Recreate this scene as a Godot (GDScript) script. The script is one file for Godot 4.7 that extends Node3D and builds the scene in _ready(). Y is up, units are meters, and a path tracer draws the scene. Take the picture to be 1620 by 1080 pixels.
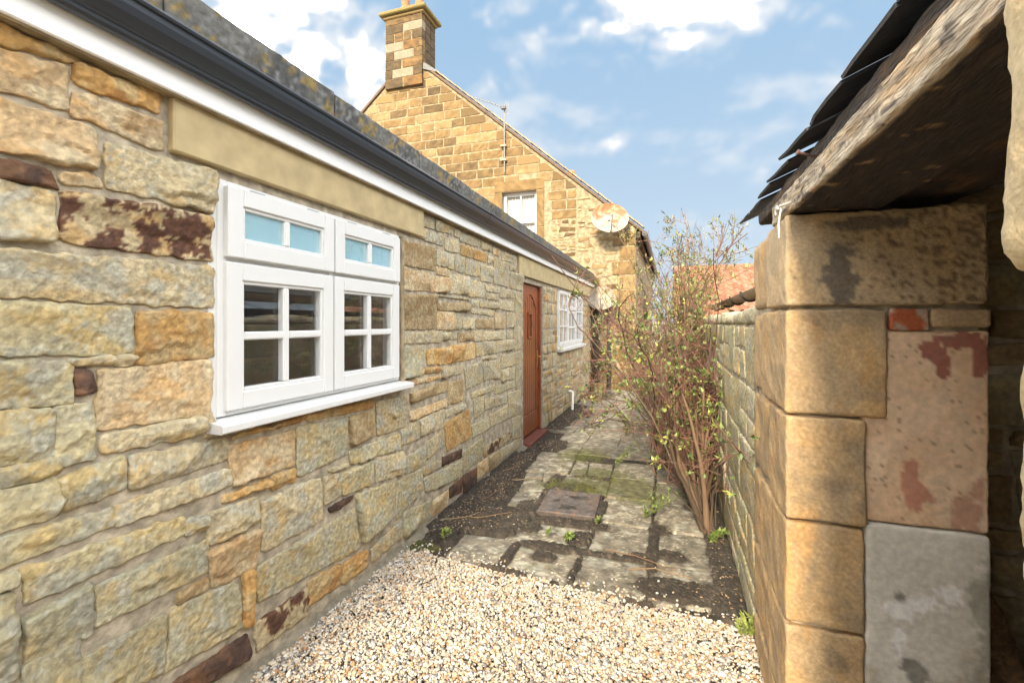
extends Node3D
# A narrow yard between a stone outbuilding and a rubble wall, a gabled house at its end.
# Frame of the place: x runs across the yard (0 = face of the outbuilding), y is up, -z leads to the house.

class Geo:
	var v := PackedVector3Array()
	var n := PackedVector3Array()
	var c := PackedColorArray()
	var i := PackedInt32Array()
	func tri(a: Vector3, b: Vector3, d: Vector3, out: Vector3, col: Color) -> void:
		var nn := (d - a).cross(b - a).normalized()
		var k := v.size()
		var flip := nn.dot(out) < 0.0
		if flip: nn = -nn
		v.append_array([a, b, d])
		n.append_array([nn, nn, nn])
		c.append_array([col, col, col])
		i.append_array([k, k + 2, k + 1] if flip else [k, k + 1, k + 2])
	func quad(a: Vector3, b: Vector3, d: Vector3, e: Vector3, out: Vector3, col: Color) -> void:
		var nn := (d - a).cross(b - e).normalized()
		var k := v.size()
		var flip := nn.dot(out) < 0.0
		if flip: nn = -nn
		v.append_array([a, b, d, e])
		n.append_array([nn, nn, nn, nn])
		c.append_array([col, col, col, col])
		i.append_array([k, k + 2, k + 1, k, k + 3, k + 2] if flip else [k, k + 1, k + 2, k, k + 2, k + 3])
	func mesh() -> ArrayMesh:
		var a := []
		a.resize(Mesh.ARRAY_MAX)
		a[Mesh.ARRAY_VERTEX] = v
		a[Mesh.ARRAY_NORMAL] = n
		a[Mesh.ARRAY_COLOR] = c
		a[Mesh.ARRAY_INDEX] = i
		var m := ArrayMesh.new()
		m.add_surface_from_arrays(Mesh.PRIMITIVE_TRIANGLES, a)
		return m

const W := Color(1, 1, 1)
var M := {}
var names := {}
var rng := RandomNumberGenerator.new()
var na := FastNoiseLite.new()
var nb := FastNoiseLite.new()
var nr := FastNoiseLite.new()
var LEFT := Basis(Vector3(0, 0, -1), Vector3(0, 1, 0), Vector3(1, 0, 0))   # a wall that faces +x: along, up, out
var RIGHT := Basis(Vector3(0, 0, 1), Vector3(0, 1, 0), Vector3(-1, 0, 0))  # a wall that faces -x

# ---------------------------------------------------------------- nodes
func thing(called: String, label: String, category: String, at := Vector3.ZERO, group := "", kind := "") -> Node3D:
	var o := Node3D.new()
	return top(o, called, label, category, at, group, kind)

func top(o: Node3D, called: String, label: String, category: String, at := Vector3.ZERO, group := "", kind := "") -> Node3D:
	var k: int = names.get(called, 0)
	names[called] = k + 1
	o.name = called if k == 0 else "%s_%03d" % [called, k]
	add_child(o)
	o.position = at
	if label: o.set_meta("label", label)
	if category: o.set_meta("category", category)
	if group: o.set_meta("group", group)
	if kind: o.set_meta("kind", kind)
	return o

func part(parent: Node3D, called: String, mesh: Mesh, m: Material, at := Vector3.ZERO, basis := Basis()) -> MeshInstance3D:
	var o := MeshInstance3D.new()
	o.name = called
	o.mesh = mesh
	o.material_override = m
	o.transform = Transform3D(basis, at)
	parent.add_child(o, true)
	return o

func group_part(parent: Node3D, called: String, at := Vector3.ZERO) -> Node3D:
	var o := Node3D.new()
	o.name = called
	o.position = at
	parent.add_child(o, true)
	return o

# ---------------------------------------------------------------- shapes
func gbox(g: Geo, lo: Vector3, hi: Vector3, b := 0.0, col := W, xf := Transform3D()) -> void:
	var ce := (lo + hi) * 0.5
	var h := (hi - lo).abs() * 0.5
	b = minf(b, minf(h.x, minf(h.y, h.z)) * 0.9)
	var P := func(sx: float, sy: float, sz: float, ax: int) -> Vector3:
		var q := Vector3(sx * (h.x - (0.0 if ax == 0 else b)), sy * (h.y - (0.0 if ax == 1 else b)), sz * (h.z - (0.0 if ax == 2 else b)))
		return xf * (ce + q)
	var mid := xf * ce
	for ax in 3:
		for s: float in [-1.0, 1.0]:
			var q := []
			for uv in [[-1.0, -1.0], [1.0, -1.0], [1.0, 1.0], [-1.0, 1.0]]:
				var t := [0.0, 0.0, 0.0]
				t[ax] = s
				t[(ax + 1) % 3] = uv[0]
				t[(ax + 2) % 3] = uv[1]
				q.append(P.call(t[0], t[1], t[2], ax))
			var o: Vector3 = (q[0] + q[2]) * 0.5 - mid
			g.quad(q[0], q[1], q[2], q[3], o, col)
	if b <= 0.0: return
	for ax in 3:   # edges along axis ax
		var a1 := (ax + 1) % 3
		var a2 := (ax + 2) % 3
		for s1: float in [-1.0, 1.0]:
			for s2: float in [-1.0, 1.0]:
				var t := [0.0, 0.0, 0.0]
				t[a1] = s1; t[a2] = s2
				t[ax] = -1.0
				var p0: Vector3 = P.call(t[0], t[1], t[2], a1)
				var p1: Vector3 = P.call(t[0], t[1], t[2], a2)
				t[ax] = 1.0
				var p2: Vector3 = P.call(t[0], t[1], t[2], a2)
				var p3: Vector3 = P.call(t[0], t[1], t[2], a1)
				g.quad(p0, p1, p2, p3, (p0 + p2) * 0.5 - mid, col)
	for sx: float in [-1.0, 1.0]:
		for sy: float in [-1.0, 1.0]:
			for sz: float in [-1.0, 1.0]:
				var p0: Vector3 = P.call(sx, sy, sz, 0)
				var p1: Vector3 = P.call(sx, sy, sz, 1)
				var p2: Vector3 = P.call(sx, sy, sz, 2)
				g.tri(p0, p1, p2, p0 - mid, col)

func box(lo: Vector3, hi: Vector3, b := 0.0, col := W) -> ArrayMesh:
	var g := Geo.new()
	gbox(g, lo, hi, b, col)
	return g.mesh()

# boxes that frame an opening: along a, up b, out c
func ring(g: Geo, a0: float, a1: float, b0: float, b1: float, w: float, c0: float, c1: float, bev := 0.004) -> void:
	gbox(g, Vector3(a0, b0, c0), Vector3(a0 + w, b1, c1), bev)
	gbox(g, Vector3(a1 - w, b0, c0), Vector3(a1, b1, c1), bev)
	gbox(g, Vector3(a0 + w - 0.001, b0, c0), Vector3(a1 - w + 0.001, b0 + w, c1 - 0.0005), bev)
	gbox(g, Vector3(a0 + w - 0.001, b1 - w, c0), Vector3(a1 - w + 0.001, b1, c1 - 0.0005), bev)

func tube(g: Geo, pts: PackedVector3Array, r0: float, r1: float, sides := 6, col := W, wob := 0.0, cap := true) -> void:
	var k := v0(g)
	var up := Vector3(0.31, 0.17, 0.93)
	var m := pts.size()
	for j in m:
		var t := (pts[mini(j + 1, m - 1)] - pts[maxi(j - 1, 0)]).normalized()
		var a := t.cross(up).normalized()
		if a.length() < 0.5: a = t.cross(Vector3.RIGHT).normalized()
		var b := t.cross(a)
		var r := lerpf(r0, r1, float(j) / (m - 1))
		if wob > 0.0: r *= 1.0 + wob * na.get_noise_3dv(pts[j] * 40.0)
		for s in sides:
			var w := TAU * s / sides
			var d := a * cos(w) + b * sin(w)
			g.v.append(pts[j] + d * r)
			g.n.append(d)
			g.c.append(col)
	for j in m - 1:
		for s in sides:
			var p := k + j * sides + s
			var q := k + j * sides + (s + 1) % sides
			g.i.append_array([p, p + sides, q, q, p + sides, q + sides])
	if cap:
		for e in [0, m - 1]:
			var o := pts[0] - pts[1] if e == 0 else pts[m - 1] - pts[m - 2]
			for s in range(1, sides - 1):
				g.tri(g.v[k + e * sides], g.v[k + e * sides + s], g.v[k + e * sides + s + 1], o, col)

func v0(g: Geo) -> int:
	return g.v.size()

func lathe(g: Geo, prof: Array, segs := 16, xf := Transform3D(), col := W) -> void:
	var k := g.v.size()
	var m := prof.size()
	for j in m:
		var p: Vector2 = prof[j]
		var d: Vector2 = prof[mini(j + 1, m - 1)] - prof[maxi(j - 1, 0)]
		var nn := Vector2(d.y, -d.x).normalized()
		for s in segs:
			var w := TAU * s / segs
			g.v.append(xf * Vector3(p.x * cos(w), p.y, p.x * sin(w)))
			g.n.append((xf.basis * Vector3(nn.x * cos(w), nn.y, nn.x * sin(w))).normalized())
			g.c.append(col)
	for j in m - 1:
		for s in segs:
			var p := k + j * segs + s
			var q := k + j * segs + (s + 1) % segs
			g.i.append_array([p, q, p + segs, q, q + segs, p + segs])

# a 2D outline (along, up) drawn out from c0 to c1
func prism(g: Geo, poly: PackedVector2Array, c0: float, c1: float, xf := Transform3D(), col := W) -> void:
	var idx := Geometry2D.triangulate_polygon(poly)
	for f in [[c0, -1.0], [c1, 1.0]]:
		for t in range(0, idx.size(), 3):
			var q := []
			for e in 3:
				q.append(xf * Vector3(poly[idx[t + e]].x, poly[idx[t + e]].y, f[0]))
			g.tri(q[0], q[1], q[2], xf.basis * Vector3(0, 0, f[1]), col)
	var area := 0.0
	for j in poly.size():
		area += poly[j].cross(poly[(j + 1) % poly.size()])
	for j in poly.size():
		var a := poly[j]
		var b := poly[(j + 1) % poly.size()]
		var nn := Vector2(b.y - a.y, a.x - b.x) * signf(area)
		g.quad(xf * Vector3(a.x, a.y, c0), xf * Vector3(b.x, b.y, c0), xf * Vector3(b.x, b.y, c1), xf * Vector3(a.x, a.y, c1), xf.basis * Vector3(nn.x, nn.y, 0), col)

func grid_normals(g: Geo, k: int, nu: int, nv: int, out: Vector3) -> void:
	var flip := (g.v[k + nu - 1] - g.v[k]).cross(g.v[k + (nv - 1) * nu] - g.v[k]).dot(out) < 0.0
	for j in nv:
		for u in nu:
			var du := g.v[k + j * nu + mini(u + 1, nu - 1)] - g.v[k + j * nu + maxi(u - 1, 0)]
			var dv := g.v[k + mini(j + 1, nv - 1) * nu + u] - g.v[k + maxi(j - 1, 0) * nu + u]
			var nn := du.cross(dv).normalized()
			g.n[k + j * nu + u] = -nn if flip else nn
	for j in nv - 1:
		for u in nu - 1:
			var p := k + j * nu + u
			if flip: g.i.append_array([p, p + 1, p + nu, p + 1, p + nu + 1, p + nu])
			else: g.i.append_array([p, p + nu, p + 1, p + 1, p + nu, p + nu + 1])

# ---------------------------------------------------------------- stone
# base, second tone, streak of iron, patches (0 none, 1 lichen, 2 rust blots)
var PAL := [
	[Color(.66, .54, .325), Color(.56, .475, .30), Color(.64, .45, .20), 1],
	[Color(.66, .39, .135), Color(.65, .47, .23), Color(.55, .27, .085), 0],
	[Color(.70, .56, .35), Color(.66, .465, .25), Color(.68, .41, .165), 0],
	[Color(.099, .056, .04), Color(.221, .112, .057), Color(.059, .035, .029), 0],
	[Color(.595, .505, .29), Color(.52, .46, .29), Color(.62, .45, .19), 1],
	[Color(.62, .50, .30), Color(.56, .455, .27), Color(.60, .375, .145), 2],
	[Color(.50, .455, .29), Color(.60, .475, .25), Color(.46, .445, .33), 1],
	[Color(.47, .335, .17), Color(.57, .44, .245), Color(.39, .245, .105), 0],
]

func stone_color(p: Vector3, pal: Array, lich: float) -> Color:
	var f := nb.get_noise_3dv(p * 7.0)
	var c: Color = pal[0].lerp(pal[1], smoothstep(-.25, .3, f))
	var s := nb.get_noise_3dv(Vector3(p.x * 5.0, p.y * 9.0, p.z * 5.0) + Vector3(31, 7, 3))
	c = c.lerp(pal[2], 0.75 * smoothstep(.12, .38, s))
	if pal[3] == 2:
		var r := nb.get_noise_3dv(p * 8.0 + Vector3(11, 3, 9)) + 0.35 * na.get_noise_3dv(p * 40.0)
		c = c.lerp(Color(.17, .075, .042), smoothstep(.02, .08, r))
		c = c.lerp(Color(.10, .05, .035), 0.7 * smoothstep(.25, .35, r))
	if pal[3] == 1 and lich > 0.0:
		c = c.lerp(Color(.50, .50, .42), .65 * smoothstep(.12, .36, nb.get_noise_3dv(p * 6.5 + Vector3(17, 3, 8))))
		var l := na.get_noise_3dv(p * 75.0) + 0.5 * nb.get_noise_3dv(p * 5.0 + Vector3(5, 5, 5))
		c = c.lerp(Color(.62, .58, .45), lich * smoothstep(.38, .52, l))
	var t := 1.0 + 0.14 * na.get_noise_3dv(p * 28.0) + 0.17 * na.get_noise_3dv(p * 95.0)
	return Color(c.r * t, c.g * t, c.b * t)

# split-faced rubble stone: quad q (along, up), lying on the plane out = 0; returned about its own centre
func rock(q: PackedVector2Array, cell: float, proud: float, facet: float, seed_: int, pal: Array, tint: float, lich := 1.0, bev := 0.006) -> ArrayMesh:
	var r := RandomNumberGenerator.new()
	r.seed = seed_
	var off := Vector3(r.randf() * 50, r.randf() * 50, r.randf() * 50)
	var wdt := ((q[1] - q[0]).length() + (q[2] - q[3]).length()) * 0.5
	var hgt := ((q[3] - q[0]).length() + (q[2] - q[1]).length()) * 0.5
	var us := steps(wdt, cell, bev)
	var vs := steps(hgt, cell, bev)
	var nu := us.size()
	var nv := vs.size()
	var planes := []
	for k in 2 + r.randi() % 3:
		planes.append(Vector3(r.randf_range(-facet, facet), r.randf_range(-facet, facet) * 1.3, r.randf_range(0.0, 0.6) * proud))
	# a ledge where a layer has split away
	var led := r.randf_range(.5, .85) if r.randf() < .65 else 2.0
	var rip := r.randf_range(.35, 1.5)
	var led_d := r.randf_range(.35, .8) * proud
	var tones := [r.randf_range(.9, 1.1), r.randf_range(.9, 1.1), r.randf_range(.88, 1.1), r.randf_range(.9, 1.12)]
	var g := Geo.new()
	g.v.resize(nu * nv); g.n.resize(nu * nv); g.c.resize(nu * nv)
	for j in nv:
		for k in nu:
			var u: float = us[k]
			var w: float = vs[j]
			var p := q[0].lerp(q[1], u).lerp(q[3].lerp(q[2], u), w)
			var ex := minf(u, 1.0 - u) * wdt
			var ey := minf(w, 1.0 - w) * hgt
			var e := minf(ex, ey)
			# corners worn round
			var cr := 0.012
			if ex < cr and ey < cr:
				e = minf(e, cr - Vector2(cr - ex, cr - ey).length())
			var P := Vector3(p.x, p.y, 0)
			var wob := Vector2(nr.get_noise_3dv(P * 16.0 + off), nr.get_noise_3dv(P * 16.0 + off + Vector3(9, 9, 9))) * 0.010
			if e < 0.05: P += Vector3(wob.x, wob.y, 0) * (1.0 - e / 0.05)
			var h := 9.0
			var lx := (u - 0.5) * wdt
			var ly := (w - 0.5) * hgt
			var which := 0
			for e2 in planes.size():
				var pl: Vector3 = planes[e2]
				var hh := pl.z + pl.x * lx + pl.y * ly + 0.10 * proud * nr.get_noise_3dv(P * 30.0 + off)
				if hh < h:
					h = hh
					which = e2
			h = clampf(h, -0.4 * proud, 1.2 * proud) + proud * 0.7
			var lw := (w - led - .16 * nr.get_noise_2d(lx * 6.0 + off.x, 3.0) - .05 * nr.get_noise_2d(lx * 26.0 + off.x, 9.0)) * hgt
			h -= led_d * smoothstep(-.002, .004, lw)
			h += proud * 0.20 * na.get_noise_3dv(P * 7.0 + off) + rip * proud * 0.20 * na.get_noise_3dv(Vector3(P.x * 22.0, P.y * 34.0, 0) + off) + rip * proud * 0.15 * na.get_noise_3dv(P * 75.0 + off)
			h = maxf(h, 0.34 * proud + .12 * proud * na.get_noise_3dv(P * 50.0 + off))
			h *= smoothstep(-0.004, bev * 1.3, e)
			if e <= 0.0005: h = -0.02
			g.v[j * nu + k] = Vector3(P.x, P.y, h)
			var c := stone_color(Vector3(P.x, P.y, h) + off, pal, lich)
			var tt: float = tint * tones[which]
			g.c[j * nu + k] = Color(c.r * tt, c.g * tt, c.b * tt)
	grid_normals(g, 0, nu, nv, Vector3(0, 0, 1))
	return g.mesh()

func steps(len_: float, cell: float, bev: float, fine := false) -> PackedFloat32Array:
	var a := PackedFloat32Array([0.0])
	var b := minf(bev / len_, 0.2)
	var rim := [.12, .3, .55] if fine else [.35]
	for e: float in rim: a.append(b * e)
	var m := maxi(2, int(ceil((1.0 - 2.0 * b) * len_ / cell)))
	for k in m + 1:
		a.append(b + (1.0 - 2.0 * b) * k / m)
	rim.reverse()
	for e: float in rim: a.append(1.0 - b * e)
	a.append(1.0)
	return a

func centre(q: PackedVector2Array) -> Vector2:
	return (q[0] + q[1] + q[2] + q[3]) * 0.25

# a block with worn edges, all six sides; colour from f(position)
func block(lo: Vector3, hi: Vector3, cell: float, bev: float, amp: float, off: Vector3, f: Callable) -> ArrayMesh:
	var g := Geo.new()
	var ilo := lo + Vector3.ONE * bev
	var ihi := hi - Vector3.ONE * bev
	for ax in 3:
		var a1 := (ax + 1) % 3
		var a2 := (ax + 2) % 3
		for s in 2:
			var us := steps(hi[a1] - lo[a1], cell, bev, cell < .02)
			var vs := steps(hi[a2] - lo[a2], cell, bev, cell < .02)
			var k := g.v.size()
			for w in vs:
				for u in us:
					var p := Vector3.ZERO
					p[ax] = hi[ax] if s else lo[ax]
					p[a1] = lerpf(lo[a1], hi[a1], u)
					p[a2] = lerpf(lo[a2], hi[a2], w)
					var q := p.clamp(ilo, ihi)
					var d := (p - q).normalized()
					p = q + d * bev
					var h := amp * (na.get_noise_3dv(p * 7.0 + off) + 0.45 * na.get_noise_3dv(p * 26.0 + off) + 0.22 * na.get_noise_3dv(p * 70.0 + off))
					p += d * h
					g.v.append(p)
					g.n.append(d)
					g.c.append(f.call(p))
			var out := Vector3.ZERO
			out[ax] = 1.0 if s else -1.0
			# keep the rounded normal near the rim, the relief inside
			var nu := us.size()
			var nv := vs.size()
			var flip := (s == 0)
			for j in nv:
				for e in nu:
					if j > 1 and e > 1 and j < nv - 2 and e < nu - 2:
						var du := g.v[k + j * nu + e + 1] - g.v[k + j * nu + e - 1]
						var dv := g.v[k + (j + 1) * nu + e] - g.v[k + (j - 1) * nu + e]
						var nn := du.cross(dv).normalized()
						g.n[k + j * nu + e] = nn if nn.dot(out) > 0.0 else -nn
			for j in nv - 1:
				for e in nu - 1:
					var p := k + j * nu + e
					if flip: g.i.append_array([p, p + 1, p + nu, p + 1, p + nu + 1, p + nu])
					else: g.i.append_array([p, p + nu, p + 1, p + 1, p + nu, p + nu + 1])
	return g.mesh()

# rubble laid in broken courses over a rectangle; returns quads
func courses(a0: float, a1: float, b0: float, b1: float, hmin: float, hmax: float, wmin: float, wmax: float, gap: float, seed_: int, split := 0.4) -> Array:
	var r := RandomNumberGenerator.new()
	r.seed = seed_
	var out := []
	var y := b0
	while y < b1 - 0.03:
		var h := r.randf_range(hmin, hmax)
		if y + h > b1 - hmin * 0.6: h = b1 - y
		var x := a0
		while x < a1 - 0.02:
			var w := r.randf_range(wmin, wmax) * (0.75 + h)
			if x + w > a1 - wmin * 0.6: w = a1 - x
			var rows := 2 if (h > hmax * 0.62 and r.randf() < split) else 1
			var cut := r.randf_range(0.35, 0.65)
			for k in rows:
				var y0 := y if k == 0 else y + h * cut
				var y1 := y + h if (rows == 1 or k == 1) else y + h * cut
				var cols := 2 if (rows == 2 and w > wmax * 0.55 and r.randf() < 0.4) else 1
				for m in cols:
					var x0 := x + w * m / cols
					var x1 := x + w * (m + 1) / cols
					var q := PackedVector2Array()
					for e in [[x0, y1, 1, -1], [x1, y1, -1, -1], [x1, y0, -1, 1], [x0, y0, 1, 1]]:
						var px: float = e[0] + e[2] * gap * 0.5
						var py: float = e[1] + e[3] * gap * 0.5
						py += 0.02 * nb.get_noise_2d(px * 2.0, py * 9.0 + seed_) * (0.0 if (py < b0 + 0.03 or py > b1 - 0.03) else 1.0)
						q.append(Vector2(px + r.randf_range(-.5, .5) * gap * (0.0 if (px < a0 + gap or px > a1 - gap) else 1.0), py + r.randf_range(-.4, .4) * gap))
					out.append(q)
			x += w
		y += h
	return out

# ---------------------------------------------------------------- materials
func noise_tex(freq: float, oct: int, lo: Color, hi: Color, seed_: int, type := FastNoiseLite.TYPE_SIMPLEX_SMOOTH, size := 512, mid := 0.5) -> NoiseTexture2D:
	var n := FastNoiseLite.new()
	n.seed = seed_
	n.noise_type = type
	n.frequency = freq
	n.fractal_octaves = oct
	var t := NoiseTexture2D.new()
	t.width = size
	t.height = size
	t.seamless = true
	t.noise = n
	var gr := Gradient.new()
	gr.set_color(0, lo)
	gr.set_color(1, hi)
	gr.add_point(mid, lo.lerp(hi, 0.5))
	t.color_ramp = gr
	return t

func mat(col: Color, rough := 0.85, tex: Texture2D = null, scale_ := 2.0, bump: Texture2D = null, relief := 0.0, vc := false) -> StandardMaterial3D:
	var m := StandardMaterial3D.new()
	m.albedo_color = col.linear_to_srgb()
	m.roughness = rough
	m.vertex_color_use_as_albedo = vc
	if tex: m.albedo_texture = tex
	if bump:
		m.heightmap_enabled = true
		m.heightmap_texture = bump
		m.heightmap_scale = relief
	if tex or bump:
		m.uv1_triplanar = true
		m.uv1_world_triplanar = true
		m.uv1_scale = Vector3.ONE * scale_
	return m

func lin(r: float, g: float, b: float) -> Color:
	return Color(r, g, b)

# ---------------------------------------------------------------- scene
func _ready() -> void:
	rng.seed = 7
	na.seed = 3
	na.frequency = 1.0
	na.fractal_octaves = 2
	na.noise_type = FastNoiseLite.TYPE_SIMPLEX_SMOOTH
	nb.seed = 11
	nb.frequency = 1.0
	nb.fractal_octaves = 3
	nb.noise_type = FastNoiseLite.TYPE_SIMPLEX_SMOOTH
	nr.seed = 23
	nr.frequency = 1.0
	nr.fractal_octaves = 2
	camera_and_light()
	materials()
	ground()
	outbuilding()
	gable_house()
	right_side()
	neighbours()
	paving()
	gravel()
	fixtures()
	shrubs()
	small_plants()

func camera_and_light() -> void:
	var cam := Camera3D.new()
	cam.name = "camera"
	cam.projection = Camera3D.PROJECTION_FRUSTUM
	cam.near = 0.05
	cam.far = 600.0
	cam.size = 0.05 * 1080.0 / 740.0
	cam.frustum_offset = Vector2(0, -0.05 * 29.0 / 740.0)   # a lens shifted down a little: verticals stay upright
	add_child(cam)
	cam.position = Vector3(1.68, 1.5, 0)
	cam.rotation.y = atan(251.0 / 740.0)
	cam.current = true

	var sun := DirectionalLight3D.new()
	sun.name = "sun"
	sun.light_energy = 0.46
	sun.light_color = Color(1.0, 0.93, 0.81)
	sun.light_angular_distance = 8.0
	sun.shadow_enabled = true
	add_child(sun)
	var az := deg_to_rad(-3.0)
	var el := deg_to_rad(30.0)
	var to_sun := Vector3(sin(az) * cos(el), sin(el), cos(az) * cos(el))
	sun.look_at_from_position(to_sun, Vector3.ZERO, Vector3.UP)

	var env := Environment.new()
	env.background_mode = Environment.BG_SKY
	env.tonemap_mode = Environment.TONE_MAPPER_LINEAR
	env.tonemap_exposure = 6.2
	env.sdfgi_enabled = true
	env.ssao_enabled = true
	env.ssil_enabled = true
	var sk := Sky.new()
	var pm := PanoramaSkyMaterial.new()
	pm.panorama = ImageTexture.create_from_image(sky_image(1024))
	sk.sky_material = pm
	env.sky = sk
	var we := WorldEnvironment.new()
	we.name = "environment"
	we.environment = env
	add_child(we)

# Blue air paling to the horizon, broken cloud, denser out of view to add fill light.
func sky_image(w: int) -> Image:
	var h := w / 2
	var im := Image.create(w, h, false, Image.FORMAT_RGBF)
	var fn := FastNoiseLite.new()
	fn.seed = 5
	fn.frequency = 1.0
	fn.fractal_octaves = 6
	fn.fractal_gain = 0.55
	var wn := FastNoiseLite.new()
	wn.seed = 9
	wn.frequency = 1.0
	wn.fractal_octaves = 3
	# cloud banks: azimuth (degrees right of -z), elevation, half widths, gain
	var banks := [[-45.0, 22.0, 13.0, 14.0, 1.05], [-54.0, 32.0, 12.0, 8.0, .8], [0.0, 33.5, 19.0, 4.8, .8], [18.0, 33.0, 10.0, 5.0, .7], [-6.5, 20.5, 2.6, 1.7, .36], [16.5, 23.0, 3.6, 2.2, .36], [-21.0, 26.0, 5.0, 3.0, .25], [9.0, 17.0, 1.6, 2.2, .3], [-19.0, 29.5, 2.6, 1.5, .3], [-11.0, 9.0, 6.0, 2.5, .3]]
	for j in range(0, 56): banks.append([52.0 + wn.get_noise_2d(j * 7.3, 1.0) * 20.0 + j * 4.3, 20.0 + 30.0 * absf(wn.get_noise_2d(j * 3.1, 9.0)) + (j % 5) * 8.0, 10.0 + 5.0 * (j % 3), 5.0 + 2.5 * (j % 4), .66])  # unseen banks round the sides and back, added to fill the shade
	for j in range(0, 9): banks.append([-44.0 + j * 11.0, 46.0 + (j * 7) % 25, 13.0, 7.0, .66])  # unseen banks above the view, added for more fill light
	var P := []
	for b in banks: P.append([deg_to_rad(b[0]), deg_to_rad(b[1]), deg_to_rad(b[2]), deg_to_rad(b[3]), b[4]])
	for y in h:
		var el := PI * (0.5 - (y + 0.5) / h)
		var s := sin(el)
		var k := pow(clampf(1.0 - maxf(s, 0.0), 0.0, 1.0), 2.2)
		var air := Color(.049, .085, .128).lerp(Color(.118, .136, .151), k)
		if el < 0.0:
			for x in w: im.set_pixel(x, y, Color(.34, .30, .24))
			continue
		for x in w:
			var a := TAU * (x + 0.5) / w
			if a > PI: a -= TAU
			var d := Vector3(sin(a) * cos(el), s, -cos(a) * cos(el))
			var q := Vector3(d.x, d.y * 1.7, d.z) * 4.2
			q += Vector3(wn.get_noise_3dv(q), wn.get_noise_3dv(q + Vector3(7, 7, 7)), 0) * 0.35
			var f := fn.get_noise_3dv(q) * 0.72 + fn.get_noise_3dv(q * 2.7) * 0.42 + fn.get_noise_3dv(q * 7.5) * 0.16
			var bank := 0.0
			for b in P:
				var da: float = wrapf(a - b[0], -PI, PI) / b[2]
				if absf(da) > 1.8: continue
				var de: float = (el - b[1]) / b[3]
				bank = maxf(bank, b[4] * exp(-(da * da + de * de)))
			var t := f * 0.34 + bank * (0.95 + 1.5 * f)
			var thin := pow(smoothstep(0.10, 0.62, t), 1.25)   # veil of the edge
			var wisp := fn.get_noise_3dv(Vector3(d.x * 2.2, d.y * 7.0, d.z * 2.2) + Vector3(2, 9, 4)) + 0.35 * fn.get_noise_3dv(q * 2.0)
			thin = maxf(thin, 0.5 * smoothstep(0.02, 0.5, wisp))
			var core := smoothstep(0.42, 1.05, t)              # sunlit heart of the cloud
			var lit := 1.0 + 0.25 * fn.get_noise_3dv(q * 1.4 + Vector3(0, .35, 0))
			var c := air.lerp(Color(.162, .162, .162), thin) + Color(1.0, .985, .955) * (6.6 * lit * core * core)
			im.set_pixel(x, y, Color(c.r, c.g, c.b))
	return im

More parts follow.
